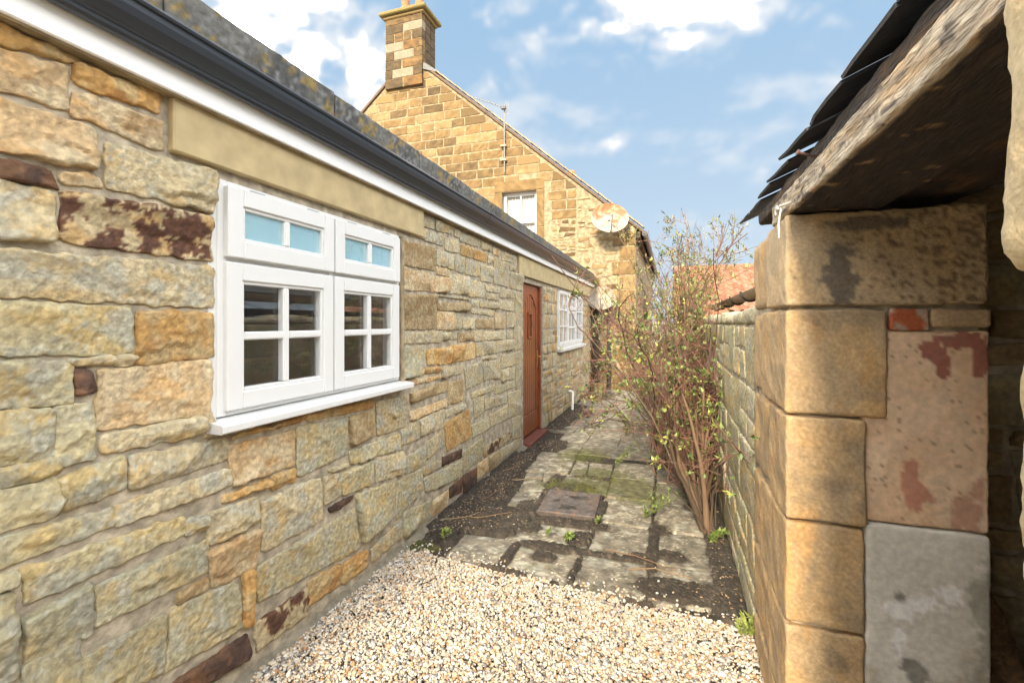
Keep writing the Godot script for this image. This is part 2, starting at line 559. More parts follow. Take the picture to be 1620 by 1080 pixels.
func materials() -> void:
	var grain := noise_tex(0.03, 5, Color(.68, .68, .68), Color(1, 1, 1), 1)
	var grain2 := noise_tex(0.012, 5, Color(.62, .62, .62), Color(1, 1, 1), 2)
	var bumpy := noise_tex(0.03, 5, Color(0, 0, 0), Color(1, 1, 1), 4)
	M.stone = mat(W, 0.9, grain, 2.0, bumpy, 0.6, true)
	M.ashlar = mat(W, 0.92, grain, 2.6, bumpy, 0.6, true)
	M.pier = mat(W, 0.9, noise_tex(0.05, 4, Color(.80, .80, .80), W, 12), 2.4, noise_tex(0.09, 4, Color(0, 0, 0), W, 14), 0.14, true)
	M.plinth = mat(lin(.36, .31, .225), 0.95, grain2, 1.9, bumpy, 0.5)
	M.mortar = mat(lin(.58, .495, .365), 0.95, grain2, 1.9, bumpy, 0.45)
	M.mortar_warm = mat(lin(.48, .375, .225), 0.95, grain2, 1.3, bumpy, 0.6)
	M.lintel = mat(lin(.52, .41, .225), 0.9, noise_tex(0.02, 4, Color(.86, .86, .86), W, 21), 0.6, bumpy, 0.1)
	M.white = mat(lin(.66, .66, .65), 0.38)
	M.white_board = mat(lin(.82, .82, .81), 0.4)
	M.gutter = mat(lin(.030, .036, .046), 0.32)
	M.seal = mat(lin(.05, .05, .05), 0.6)
	M.steel = mat(lin(.42, .42, .42), 0.35)
	M.steel.metallic = 0.8
	M.brass = mat(lin(.62, .45, .16), 0.3)
	M.brass.metallic = 0.9
	var gl := StandardMaterial3D.new()
	gl.albedo_color = Color(.92, .96, .95, .004)
	gl.transparency = BaseMaterial3D.TRANSPARENCY_ALPHA
	gl.roughness = 0.0
	gl.metallic_specular = 0.7
	M.glass = gl
	var sky_tint: StandardMaterial3D = gl.duplicate()   # top lights: sky reflection strengthened by an added blue tint and metallic
	sky_tint.metallic = 0.38
	sky_tint.albedo_color = Color(.78, .96, 1.0, .004)
	M.glass_sky_tint = sky_tint
	var low_e: StandardMaterial3D = gl.duplicate()
	low_e.metallic_specular = 0.55
	M.glass_low_e = low_e
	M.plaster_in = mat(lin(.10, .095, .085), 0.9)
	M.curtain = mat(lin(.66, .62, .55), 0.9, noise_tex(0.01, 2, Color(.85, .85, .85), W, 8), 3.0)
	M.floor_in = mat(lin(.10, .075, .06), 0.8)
	var wood := noise_tex(0.012, 4, Color(.55, .55, .55), W, 6)
	M.door = mat(lin(.36, .10, .036), 0.36, wood, 1.0)
	M.door.uv1_scale = Vector3(9, .7, 9)
	M.sill_red = mat(lin(.24, .075, .05), 0.6, grain, 1.0)
	M.old_wood = mat(W, 0.9, wood, 1.0, bumpy, 0.6, true)
	M.old_wood.uv1_scale = Vector3(6, 6, 1.2)
	M.slate = mat(lin(.045, .045, .05), 0.6, grain2, 2.0, bumpy, 0.2)
	M.roof = mat(lin(.09, .085, .08), 0.85, grain2, 1.5, bumpy, 0.4)
	M.clay = mat(W, 0.85, grain, 1.5, bumpy, 0.3, true)
	M.black_pipe = mat(lin(.035, .03, .028), 0.45)
	M.brown_post = mat(lin(.10, .068, .042), 0.7, wood, 2.0)
	M.dish = mat(W, 0.6, null, 1.0, null, 0.0, true)
	M.bark = mat(W, 0.85, null, 1.0, null, 0.0, true)
	M.leaf = mat(W, 0.55, null, 1.0, null, 0.0, true)
	M.leaf.backlight_enabled = true
	M.leaf.backlight = Color(.35, .35, .15)
	M.soil = mat(W, 0.95, grain2, 3.0, bumpy, 1.2, true)
	M.flag = mat(W, 0.9, grain2, 1.6, bumpy, 0.5, true)
	M.pebble = mat(W, 0.75, null, 1.0, null, 0.0, true)
	M.concrete = mat(W, 0.92, grain, 1.4, bumpy, 0.35, true)
	M.render_coat = mat(W, 0.92, noise_tex(0.03, 4, Color(.86, .86, .86), W, 31), 2.2, bumpy, 0.12, true)
	M.iron = mat(W, 0.6, grain2, 2.5, bumpy, 0.4, true)
	M.pvc = mat(lin(.72, .71, .68), 0.45)
	M.yard = mat(lin(.50, .42, .31), 0.95, grain2, 0.6, bumpy, 1.5)

func ground() -> void:
	var g := Geo.new()
	g.quad(Vector3(-90, -0.06, 90), Vector3(90, -0.06, 90), Vector3(90, -0.06, -90), Vector3(-90, -0.06, -90), Vector3.UP, W)
	var o := MeshInstance3D.new()
	o.mesh = g.mesh()
	o.material_override = M.yard
	top(o, "ground", "", "", Vector3.ZERO, "", "structure")

# ---------------------------------------------------------------- the outbuilding on the left
var STONES := [
	[1,708,2288,900,2293,900,2271,708,2225], [2,704,2212,875,2250,880,2123,704,2112], [1,906,2272,1133,2291,1136,2223,902,2208], [2,900,2192,1136,2194,1143,2095,895,2115],
	[2,704,2091,938,2097,943,1971,704,1950], [3,704,1931,828,1935,852,1885,704,1883], [2,872,1943,943,1952,969,1920,872,1911], [0,983,2066,1328,2083,1328,1922,983,1927],
	[0,704,1875,840,1867,845,1739,704,1726], [5,872,1884,1306,1909,1328,1736,867,1737], [0,704,1699,1332,1717,1332,1555,704,1569], [4,704,1558,1043,1547,1062,1398,704,1418],
	[1,1072,1537,1337,1539,1337,1369,1066,1367], [0,893,1396,995,1399,998,1366,893,1375], [0,1010,1391,1059,1395,1059,1367,1005,1365], [4,704,1399,885,1384,885,1264,704,1277],
	[3,895,1356,935,1352,952,1295,898,1284], [2,966,1355,1332,1357,1324,1156,954,1169], [4,704,1269,840,1252,844,1115,704,1126], [4,850,1253,940,1252,949,1089,852,1091],
	[0,963,1154,1287,1153,1290,1080,974,1092], [2,1298,1149,1324,1155,1346,1079,1301,1069], [4,704,1121,850,1110,850,1062,704,1064], [4,704,1056,852,1052,855,945,704,950],
	[4,862,1055,1031,1067,1028,963,875,956], [0,1050,1065,1391,1048,1400,954,1056,953], [0,1004,921,1410,922,1414,845,1010,848], [4,704,939,992,915,995,854,704,853],
	[6,1233,778,1311,767,1311,719,1237,723], [0,1324,774,1541,753,1541,646,1328,647], [4,783,833,1221,802,1221,730,790,726], [4,704,842,763,827,765,793,704,796],
	[6,957,691,1311,675,1311,551,957,565], [2,1324,625,1536,621,1536,455,1337,481], [6,783,689,935,703,940,553,787,571], [4,704,788,765,771,772,545,704,567],
	[7,1202,531,1306,529,1311,487,1206,491], [6,1187,491,1443,441,1468,246,1165,279], [1,1473,452,1532,448,1525,238,1478,244], [5,1536,222,1836,214,1836,81,1546,99],
	[3,1183,221,1488,207,1499,104,1237,136], [4,913,491,1158,482,1151,281,924,341], [4,783,560,906,550,908,366,787,419], [1,1430,1046,1641,1053,1641,1035,1436,1028],
	[1,1651,1054,1828,1058,1826,1030,1655,1024], [1,1838,1057,1987,1055,1987,1019,1838,1022], [1,2009,1058,2360,1046,2360,997,2009,1015], [2,1404,1008,1744,997,1744,833,1438,845],
	[6,1770,1005,2126,977,2126,786,1774,771], [7,2156,984,2372,985,2377,831,2166,827], [0,2401,1022,2738,1018,2753,808,2413,823], [4,2151,799,2645,777,2666,673,2161,715],
	[1,1622,821,1752,814,1752,759,1622,762], [1,1391,819,1596,819,1603,786,1391,787], [0,1992,749,2121,743,2126,716,2000,722], [4,2092,694,2372,679,2366,549,2102,571],
	[0,2395,679,2688,652,2688,506,2401,544], [0,1957,711,2078,689,2078,579,1957,574], [0,1567,728,1921,720,1938,507,1576,509], [4,1547,455,2184,468,2231,219,1551,306],
	[3,1994,549,2169,545,2171,519,2003,512], [4,2205,533,2601,484,2548,265,2279,251], [4,2626,431,2930,412,2906,304,2618,226], [1,1840,239,2064,215,2070,106,1840,119],
	[1,2115,203,2307,177,2307,82,2086,94], [0,2346,166,2678,202,2692,93,2363,82], [6,2698,248,3051,196,3061,67,2714,78], [2,3109,179,3362,164,3350,53,3099,61],
	[7,2788,1023,3352,1049,3364,963,2797,955], [2,2797,898,3327,902,3327,841,2797,835], [0,2673,800,2901,820,2910,689,2682,697], [0,2920,826,3278,833,3291,688,2930,695],
	[0,3315,816,3660,815,3646,757,3315,750], [1,3303,708,3749,751,3810,492,3339,484], [0,3022,633,3283,668,3283,548,3032,508], [4,2716,604,3001,618,3001,486,2725,490],
	[4,2543,643,2682,651,2690,528,2543,528], [0,2970,470,3236,460,3236,392,2980,401], [3,3259,461,3612,437,3612,360,3259,391], [4,3646,398,4073,418,4063,250,3646,213],
	[4,2980,386,3623,339,3612,199,3001,273], [4,2640,470,2940,463,2940,314,2656,355], [3,3389,184,3612,188,3612,69,3402,101], [3,3646,201,3931,183,3931,42,3646,57],
	[2,3954,202,4210,196,4228,69,3961,65], [7,4243,198,4525,183,4525,38,4262,59], [0,4554,190,5216,151,5189,51,4576,67], [5,4108,330,4933,296,4909,208,4126,219],
	[4,3826,588,4236,585,4247,473,3857,469], [0,4262,594,4776,611,4776,459,4292,478], [0,4813,735,5255,722,5255,432,4823,465], [0,4977,428,5255,416,5255,159,4967,202],
	[4,3863,820,4091,809,4101,664,3889,638], [0,4126,766,4362,764,4362,659,4144,669], [0,4398,752,4767,723,4730,641,4410,658], [4,3819,882,4390,887,4390,823,3832,827],
	[4,4430,860,5033,844,5033,775,4430,778], [7,3389,1016,3640,1019,3640,842,3357,850], [0,3669,1114,4066,1144,4066,946,3704,931], [0,3255,1152,3640,1147,3626,1077,3248,1071],
	[1,2995,1176,3220,1166,3220,1123,2991,1131], [2,2682,1117,3231,1102,3231,1068,2690,1074], [6,2665,1343,2991,1326,2970,1133,2665,1134], [1,3022,1306,3389,1308,3389,1173,3022,1194],
	[1,3420,1318,3883,1322,3883,1183,3420,1173], [0,3928,1321,4304,1319,4319,1204,3938,1195], [0,4358,1317,4948,1319,4948,1205,4370,1193], [0,5007,1460,5282,1466,5282,1197,5018,1194],
	[0,4597,1162,5282,1170,5282,1022,4584,1026], [0,4098,1128,4546,1119,4546,936,4108,955], [0,4080,1186,4462,1175,4462,1142,4080,1145], [0,4584,1006,5033,1011,5033,871,4597,883],
	[0,5079,1015,5282,1014,5282,738,5079,748], [0,2905,2274,3125,2281,3114,2197,2905,2190], [0,3144,2278,3435,2284,3423,2219,3144,2195], [0,3472,2277,3561,2279,3561,2217,3472,2211],
	[0,3583,2269,3981,2275,3964,2197,3589,2184], [0,4045,2270,4304,2261,4304,2201,4056,2189], [2,4339,2256,4554,2256,4525,2189,4350,2184], [0,4597,2252,5033,2247,5007,2176,4597,2160],
	[2,2905,2173,2966,2177,2966,2109,2905,2103], [0,2984,2163,3274,2176,3255,2099,2991,2091], [0,3307,2169,3556,2185,3556,2082,3307,2072], [1,3595,2159,4155,2174,4155,2079,3603,2074],
	[0,4206,2148,4331,2153,4331,2087,4206,2082], [0,4378,2150,4813,2149,4813,1892,4378,1896], [0,4870,2137,5043,2145,5043,2092,4870,2079], [0,4880,2053,5310,2075,5310,1878,4880,1886],
	[7,2660,2043,3147,2067,3136,1891,2660,1884], [0,3167,2054,3462,2055,3449,1935,3167,1940], [6,3485,2044,3669,2057,3669,1929,3493,1929], [0,3695,2036,3998,2051,3998,1930,3695,1923],
	[0,4028,2039,4342,2050,4323,1898,4038,1898], [2,3167,1927,3377,1931,3377,1871,3167,1871], [2,2668,1865,3038,1863,3038,1732,2673,1718], [2,3068,1849,3347,1861,3347,1746,3074,1732],
	[0,3382,1895,3728,1896,3728,1752,3382,1737], [0,3755,1884,4101,1877,4101,1741,3764,1733], [0,4133,1871,4533,1854,4533,1811,4198,1804], [0,4169,1786,4483,1791,4483,1732,4180,1729],
	[0,4563,1868,5007,1856,5007,1780,4563,1757], [0,5053,1839,5327,1856,5327,1620,5053,1619], [7,2673,1686,3144,1705,3144,1459,2668,1455], [0,3096,1718,3764,1717,3764,1690,3096,1697],
	[7,3167,1656,3758,1675,3743,1600,3174,1600], [6,3816,1702,3981,1710,3981,1657,3826,1652], [0,4011,1698,4462,1704,4462,1645,4021,1643], [0,4520,1742,5007,1734,5007,1629,4520,1644],
	[2,3167,1588,3459,1583,3449,1450,3167,1454], [6,3485,1578,3612,1574,3612,1454,3485,1456], [0,3801,1627,4370,1623,4370,1565,3810,1586], [0,3637,1551,3895,1541,3883,1445,3637,1454],
	[7,3928,1535,4358,1545,4358,1446,3928,1451], [2,4398,1602,4698,1601,4698,1442,4398,1446], [0,4762,1610,5271,1612,5271,1469,4762,1442], [0,2660,1438,3248,1438,3248,1350,2660,1359],
	[6,3271,1426,3515,1422,3501,1369,3271,1371], [7,3539,1421,3851,1415,3851,1345,3539,1344], [0,3879,1427,4084,1424,4084,1330,3879,1338], [0,4126,1423,4721,1414,4721,1322,4133,1335],
	[0,4762,1413,4958,1410,4958,1322,4776,1328],
]

func left_stone(parent: Node3D, q: PackedVector2Array, pal: int, cell: float, proud: float, seed_: int) -> void:
	var r := RandomNumberGenerator.new()
	r.seed = seed_
	var ce := centre(q)
	var l := PackedVector2Array()
	for p in q: l.append(p - ce)
	var m := rock(l, cell, proud, 0.30, seed_, PAL[pal], r.randf_range(.9, 1.1))
	part(parent, "stone", m, M.stone, Vector3(0.002, ce.y, -ce.x), LEFT)

func outbuilding() -> void:
	var o := thing("stone_outbuilding", "low rubble stone outbuilding with white windows and a brown door, filling the left side", "building")
	# wall body round its openings, along = -z
	var g := Geo.new()
	var L := Transform3D(LEFT, Vector3.ZERO)
	for b in [[-1.4, 1.355, 0, 2.398], [1.355, 2.65, 0, 1.085], [1.355, 2.65, 2.07, 2.398], [2.65, 5.37, 0, 2.398], [5.37, 6.275, 2.06, 2.398], [6.275, 7.17, 0, 2.398], [7.17, 9.34, 0, 1.05], [7.17, 9.34, 2.06, 2.398], [9.34, 10.6, 0, 2.398]]:
		gbox(g, Vector3(b[0], b[2] - 0.06, -0.3), Vector3(b[1], b[3], 0.0), 0.0, W, L)
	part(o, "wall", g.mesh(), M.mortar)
	g = Geo.new()
	gbox(g, Vector3(-4.4, -0.06, -10.6), Vector3(-4.1, 2.4, 1.4))
	gbox(g, Vector3(-4.1, -0.06, 1.1), Vector3(-0.3, 2.4, 1.4))
	gbox(g, Vector3(-4.1, -0.06, -10.6), Vector3(-0.3, 2.4, -10.3))
	gbox(g, Vector3(-4.1, -0.06, -5.2), Vector3(-0.3, 2.4, -5.05))
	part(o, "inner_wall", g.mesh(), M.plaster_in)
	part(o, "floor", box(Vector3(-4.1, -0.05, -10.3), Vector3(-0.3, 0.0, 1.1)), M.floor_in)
	# haunch of mortar along the foot
	g = Geo.new()
	prism(g, PackedVector2Array([Vector2(-.01, -.05), Vector2(.075, -.05), Vector2(.055, .01), Vector2(-.01, .045)]), -1.4, 5.37, Transform3D(Basis(Vector3(1, 0, 0), Vector3(0, 1, 0), Vector3(0, 0, -1)), Vector3.ZERO))
	part(o, "plinth", g.mesh(), M.plinth)
	# rubble: the near stones one by one as they lie, then the stretch past the door
	var k := 100
	for s in STONES:
		var q := PackedVector2Array([Vector2(s[1], s[2]), Vector2(s[3], s[4]), Vector2(s[5], s[6]), Vector2(s[7], s[8])])
		for e in 4: q[e] *= 0.001
		var ce := centre(q)
		# tighten the joints a little
		for e in 4: q[e] += (q[e] - ce).normalized() * 0.013
		var near := ce.x < 2.75
		left_stone(o, q, s[0], 0.009 if near else 0.018, 0.022 if near else 0.018, k)
		k += 1
	var far := courses(6.30, 7.13, 0.0, 2.03, .13, .24, .16, .36, .02, 61)
	far.append_array(courses(7.13, 9.38, 0.0, 1.0, .12, .22, .16, .42, .02, 62))
	far.append_array(courses(9.38, 10.56, 0.0, 2.03, .14, .24, .2, .45, .02, 63))
	for q in far:
		var pal: int = [0, 0, 2, 0, 7, 1, 4, 0, 2][(k * 7 + k / 3) % 9]
		left_stone(o, q, pal, 0.04, 0.015, k)
		k += 1
	# behind the camera the wall goes on: one part
	var rest := Geo.new()
	for q: PackedVector2Array in courses(-1.38, .69, 0.0, 2.27, .13, .26, .2, .5, .02, 64):
		var ce := centre(q)
		var l := PackedVector2Array()
		for p in q: l.append(p - ce)
		var m := rock(l, 0.05, 0.024, 0.16, k, PAL[[0, 4, 2, 1, 4, 0][k % 6]], 1.0)
		append(rest, m, Transform3D(LEFT, Vector3(0.002, ce.y, -ce.x)))
		k += 1
	part(o, "rubble", rest.mesh(), M.stone).set_meta("kind", "stuff")
	# dressed lintels
	g = Geo.new()
	gbox(g, Vector3(1.172, 2.105, -0.1), Vector3(2.93, 2.30, 0.03), 0.006, W, L)
	part(o, "lintel", g.mesh(), M.lintel)
	g = Geo.new()
	gbox(g, Vector3(5.14, 2.062, -0.1), Vector3(7.0, 2.30, 0.03), 0.006, W, L)
	part(o, "lintel", g.mesh(), M.lintel)
	g = Geo.new()
	gbox(g, Vector3(7.012, 2.066, -0.1), Vector3(10.58, 2.30, 0.028), 0.006, W, L)
	part(o, "lintel", g.mesh(), M.lintel)
	# plastered reveals beside the window
	g = Geo.new()
	gbox(g, Vector3(2.65, 1.09, -0.12), Vector3(2.685, 2.07, 0.026), 0.006, W, L)
	part(o, "reveal", g.mesh(), M.mortar_warm)
	# eaves
	g = Geo.new()
	gbox(g, Vector3(-1.45, 2.296, -0.02), Vector3(10.6, 2.46, 0.062), 0.004, W, L)
	part(o, "fascia", g.mesh(), M.white_board)
	g = Geo.new()
	gbox(g, Vector3(-1.45, 2.290, -0.02), Vector3(10.6, 2.2955, 0.050), 0.0, W, L)
	part(o, "fascia_trim", g.mesh(), M.mortar_warm)
	gutter(o)
	part(o, "roof", box(Vector3(-4.5, 2.40, -10.6), Vector3(-0.022, 2.52, 1.45)), M.roof)
	for j in 14:
		var s0 := -1.45 + j * 0.862
		var s1 := s0 + 0.858
		var yt := 2.705 - 0.0085 * maxf(s0, 0.0)
		var m := block(Vector3(-0.34, 2.462, -s1), Vector3(0.035, yt, -s0), 0.022, 0.008, 0.004, Vector3(j, 0, 0), kerb_color)
		part(o, "roof_slab", m, M.concrete)
	window_big(o)
	window_far(o)
	front_door(o)
	# waste pipe with an elbow
	g = Geo.new()
	tube(g, PackedVector3Array([Vector3(-.02, .315, -8.0), Vector3(.05, .315, -8.0), Vector3(.075, .30, -8.0), Vector3(.085, .26, -7.97), Vector3(.10, .12, -7.86), Vector3(.115, .0, -7.77)]), .022, .022, 10)
	part(o, "waste_pipe", g.mesh(), M.pvc)

func append(g: Geo, m: ArrayMesh, xf: Transform3D) -> void:
	var a := m.surface_get_arrays(0)
	var k := g.v.size()
	for p: Vector3 in a[Mesh.ARRAY_VERTEX]: g.v.append(xf * p)
	for p: Vector3 in a[Mesh.ARRAY_NORMAL]: g.n.append(xf.basis * p)
	g.c.append_array(a[Mesh.ARRAY_COLOR])
	for e: int in a[Mesh.ARRAY_INDEX]: g.i.append(k + e)

func kerb_color(p: Vector3) -> Color:
	var c := Color(.17, .165, .15).lerp(Color(.10, .10, .095), smoothstep(-.2, .4, nb.get_noise_3dv(p * 3.0)))
	var t := na.get_noise_3dv(p * 60.0)
	c = c.lerp(Color(.27, .27, .26), smoothstep(.15, .4, t))
	var l := nb.get_noise_3dv(p * 6.0 + Vector3(4, 4, 4)) + 0.55 * na.get_noise_3dv(p * 45.0 + Vector3(8, 1, 2))
	c = c.lerp(Color(.36, .25, .07), 0.85 * smoothstep(.18, .34, l))
	return c

func gutter(o: Node3D) -> void:
	# ogee section (out, up): a rounded foot, a step, a broad curved face, a lip
	var prof := [Vector2(.064, 2.48), Vector2(.064, 2.388), Vector2(.070, 2.377), Vector2(.084, 2.371), Vector2(.098, 2.374), Vector2(.106, 2.383), Vector2(.108, 2.393), Vector2(.114, 2.395), Vector2(.116, 2.401), Vector2(.122, 2.404), Vector2(.128, 2.414), Vector2(.139, 2.430), Vector2(.147, 2.452), Vector2(.149, 2.470), Vector2(.158, 2.472), Vector2(.161, 2.480), Vector2(.158, 2.488), Vector2(.150, 2.490), Vector2(.143, 2.486), Vector2(.141, 2.455), Vector2(.124, 2.422), Vector2(.10, 2.404), Vector2(.070, 2.399), Vector2(.069, 2.48)]
	var poly := PackedVector2Array(prof)
	var B := Basis(Vector3(1, 0, 0), Vector3(0, 1, 0), Vector3(0, 0, -1))
	var g := Geo.new()
	prism(g, poly, -1.5, 10.52, Transform3D(B, Vector3.ZERO))
	part(o, "gutter", g.mesh(), M.gutter)
	for s: float in [3.9, 7.9]:
		g = Geo.new()
		var big := PackedVector2Array()
		for p: Vector2 in prof.slice(1, 19): big.append(Vector2(.1, 2.42) + (p - Vector2(.1, 2.42)) * Vector2(1.06, 1.05))
		prism(g, big, s, s + 0.12, Transform3D(B, Vector3.ZERO))
		part(o, "gutter_union", g.mesh(), M.gutter)
	g = Geo.new()
	prism(g, poly.slice(0, 19), 10.522, 10.53, Transform3D(B, Vector3.ZERO))
	part(o, "gutter_end", g.mesh(), M.gutter)

func sash(win: Node3D, a0: float, a1: float, b0: float, b1: float, cols: int, rows: int, w: float, c0: float, c1: float, bar: float, glass: Material = null) -> void:
	var g := Geo.new()
	ring(g, a0, a1, b0, b1, w, c0, c1, 0.005)
	# glazing bead, a step back
	ring(g, a0 + w - 0.001, a1 - w + 0.001, b0 + w - 0.001, b1 - w + 0.001, 0.014, c0, c1 - 0.009, 0.003)
	var i0 := a0 + w + 0.013
	var i1 := a1 - w - 0.013
	var j0 := b0 + w + 0.013
	var j1 := b1 - w - 0.013
	var pw := (i1 - i0 - bar * (cols - 1)) / cols
	var ph := (j1 - j0 - bar * (rows - 1)) / rows
	for k in cols - 1:
		var x := i0 + pw * (k + 1) + bar * k
		gbox(g, Vector3(x, j0, c0), Vector3(x + bar, j1, c1 - 0.006), 0.006)
	for k in rows - 1:
		var y := j0 + ph * (k + 1) + bar * k
		for e in cols:
			var x := i0 + (pw + bar) * e
			gbox(g, Vector3(x - 0.001, y, c0), Vector3(x + pw + 0.001, y + bar, c1 - 0.0065), 0.006)
	part(win, "sash", g.mesh(), M.white, Vector3.ZERO, LEFT)
	for r in rows:
		for e in cols:
			var x := i0 + (pw + bar) * e
			var y := j0 + (ph + bar) * r
			# sealed unit: two panes and the spacer bar round them
			part(win, "pane", box(Vector3(x - .004, y - .004, c0 + .024), Vector3(x + pw + .004, y + ph + .004, c0 + .028)), glass if glass else M.glass, Vector3.ZERO, LEFT)
			part(win, "inner_pane", box(Vector3(x - .004, y - .004, c0 + .004), Vector3(x + pw + .004, y + ph + .004, c0 + .008)), M.glass, Vector3.ZERO, LEFT)

func window_big(o: Node3D) -> void:
	var win := group_part(o, "window")
	var g := Geo.new()
	var a0 := 1.357
	var a1 := 2.648
	ring(g, a0, a1, 1.13, 2.068, 0.045, -0.09, 0.004, 0.004)
	gbox(g, Vector3(1.985, 1.17, -0.09), Vector3(2.025, 2.03, 0.002), 0.004)
	gbox(g, Vector3(1.401, 1.735, -0.09), Vector3(1.986, 1.77, 0.0015), 0.004)
	gbox(g, Vector3(2.024, 1.735, -0.09), Vector3(2.604, 1.77, 0.0015), 0.004)
	gbox(g, Vector3(1.32, 1.10, -0.09), Vector3(1.357, 2.068, 0.001), 0.003)
	part(win, "frame", g.mesh(), M.white, Vector3.ZERO, LEFT)
	g = Geo.new()
	prism(g, PackedVector2Array([Vector2(-.09, 1.08), Vector2(.085, 1.08), Vector2(.09, 1.085), Vector2(.09, 1.108), Vector2(.084, 1.114), Vector2(-.09, 1.134)]), 1.31, 2.69, Transform3D(Basis(Vector3(1, 0, 0), Vector3(0, 1, 0), Vector3(0, 0, -1)), Vector3.ZERO))
	part(win, "sill", g.mesh(), M.white)
	for a in [[1.385, 2.000], [2.010, 2.622]]:
		sash(win, a[0], a[1], 1.762, 2.046, 2, 1, 0.072, -0.02, 0.032, 0.034, M.glass_sky_tint)
		sash(win, a[0], a[1], 1.150, 1.744, 2, 2, 0.072, -0.02, 0.026, 0.034, M.glass_low_e)
		for e: float in [0.25, 0.78]:
			g = Geo.new()
			var x: float = lerpf(a[0], a[1], e)
			gbox(g, Vector3(x - .035, 2.047, 0.0), Vector3(x + .035, 2.055, 0.018), 0.002)
			part(win, "hinge", g.mesh(), M.steel, Vector3.ZERO, LEFT)

func window_far(o: Node3D) -> void:
	var win := group_part(o, "window")
	var g := Geo.new()
	ring(g, 7.19, 9.32, 1.10, 2.055, 0.05, -0.1, 0.0, 0.004)
	for x: float in [7.90, 8.58]:
		gbox(g, Vector3(x, 1.149, -0.1), Vector3(x + .05, 2.006, -0.002), 0.004)
	gbox(g, Vector3(7.949, 1.70, -0.1), Vector3(8.581, 1.74, -0.003), 0.004)
	part(win, "frame", g.mesh(), M.white, Vector3.ZERO, LEFT)
	g = Geo.new()
	gbox(g, Vector3(7.15, 1.045, -0.1), Vector3(9.36, 1.10, 0.08), 0.006)
	part(win, "sill", g.mesh(), M.white, Vector3.ZERO, LEFT)
	sash(win, 7.225, 7.912, 1.135, 2.02, 2, 3, 0.05, -0.03, 0.02, 0.03)
	sash(win, 7.938, 8.592, 1.725, 2.02, 2, 1, 0.05, -0.03, 0.026, 0.03)
	sash(win, 7.938, 8.592, 1.135, 1.715, 2, 2, 0.05, -0.03, 0.018, 0.03)
	sash(win, 8.618, 9.285, 1.135, 2.02, 2, 3, 0.05, -0.03, 0.02, 0.03)
	g = Geo.new()   # net curtain, gathered
	var k := 90
	for j in k:
		var x0 := 7.2 + 2.1 * j / k
		var x1 := 7.2 + 2.1 * (j + 1) / k
		var z0 := -0.17 + 0.02 * sin(j * 1.3)
		var z1 := -0.17 + 0.02 * sin((j + 1) * 1.3)
		g.quad(Vector3(x0, 1.08, z0), Vector3(x1, 1.08, z1), Vector3(x1, 2.06, z1), Vector3(x0, 2.06, z0), Vector3(0, 0, 1), W)
	part(win, "curtain", g.mesh(), M.curtain, Vector3.ZERO, LEFT)

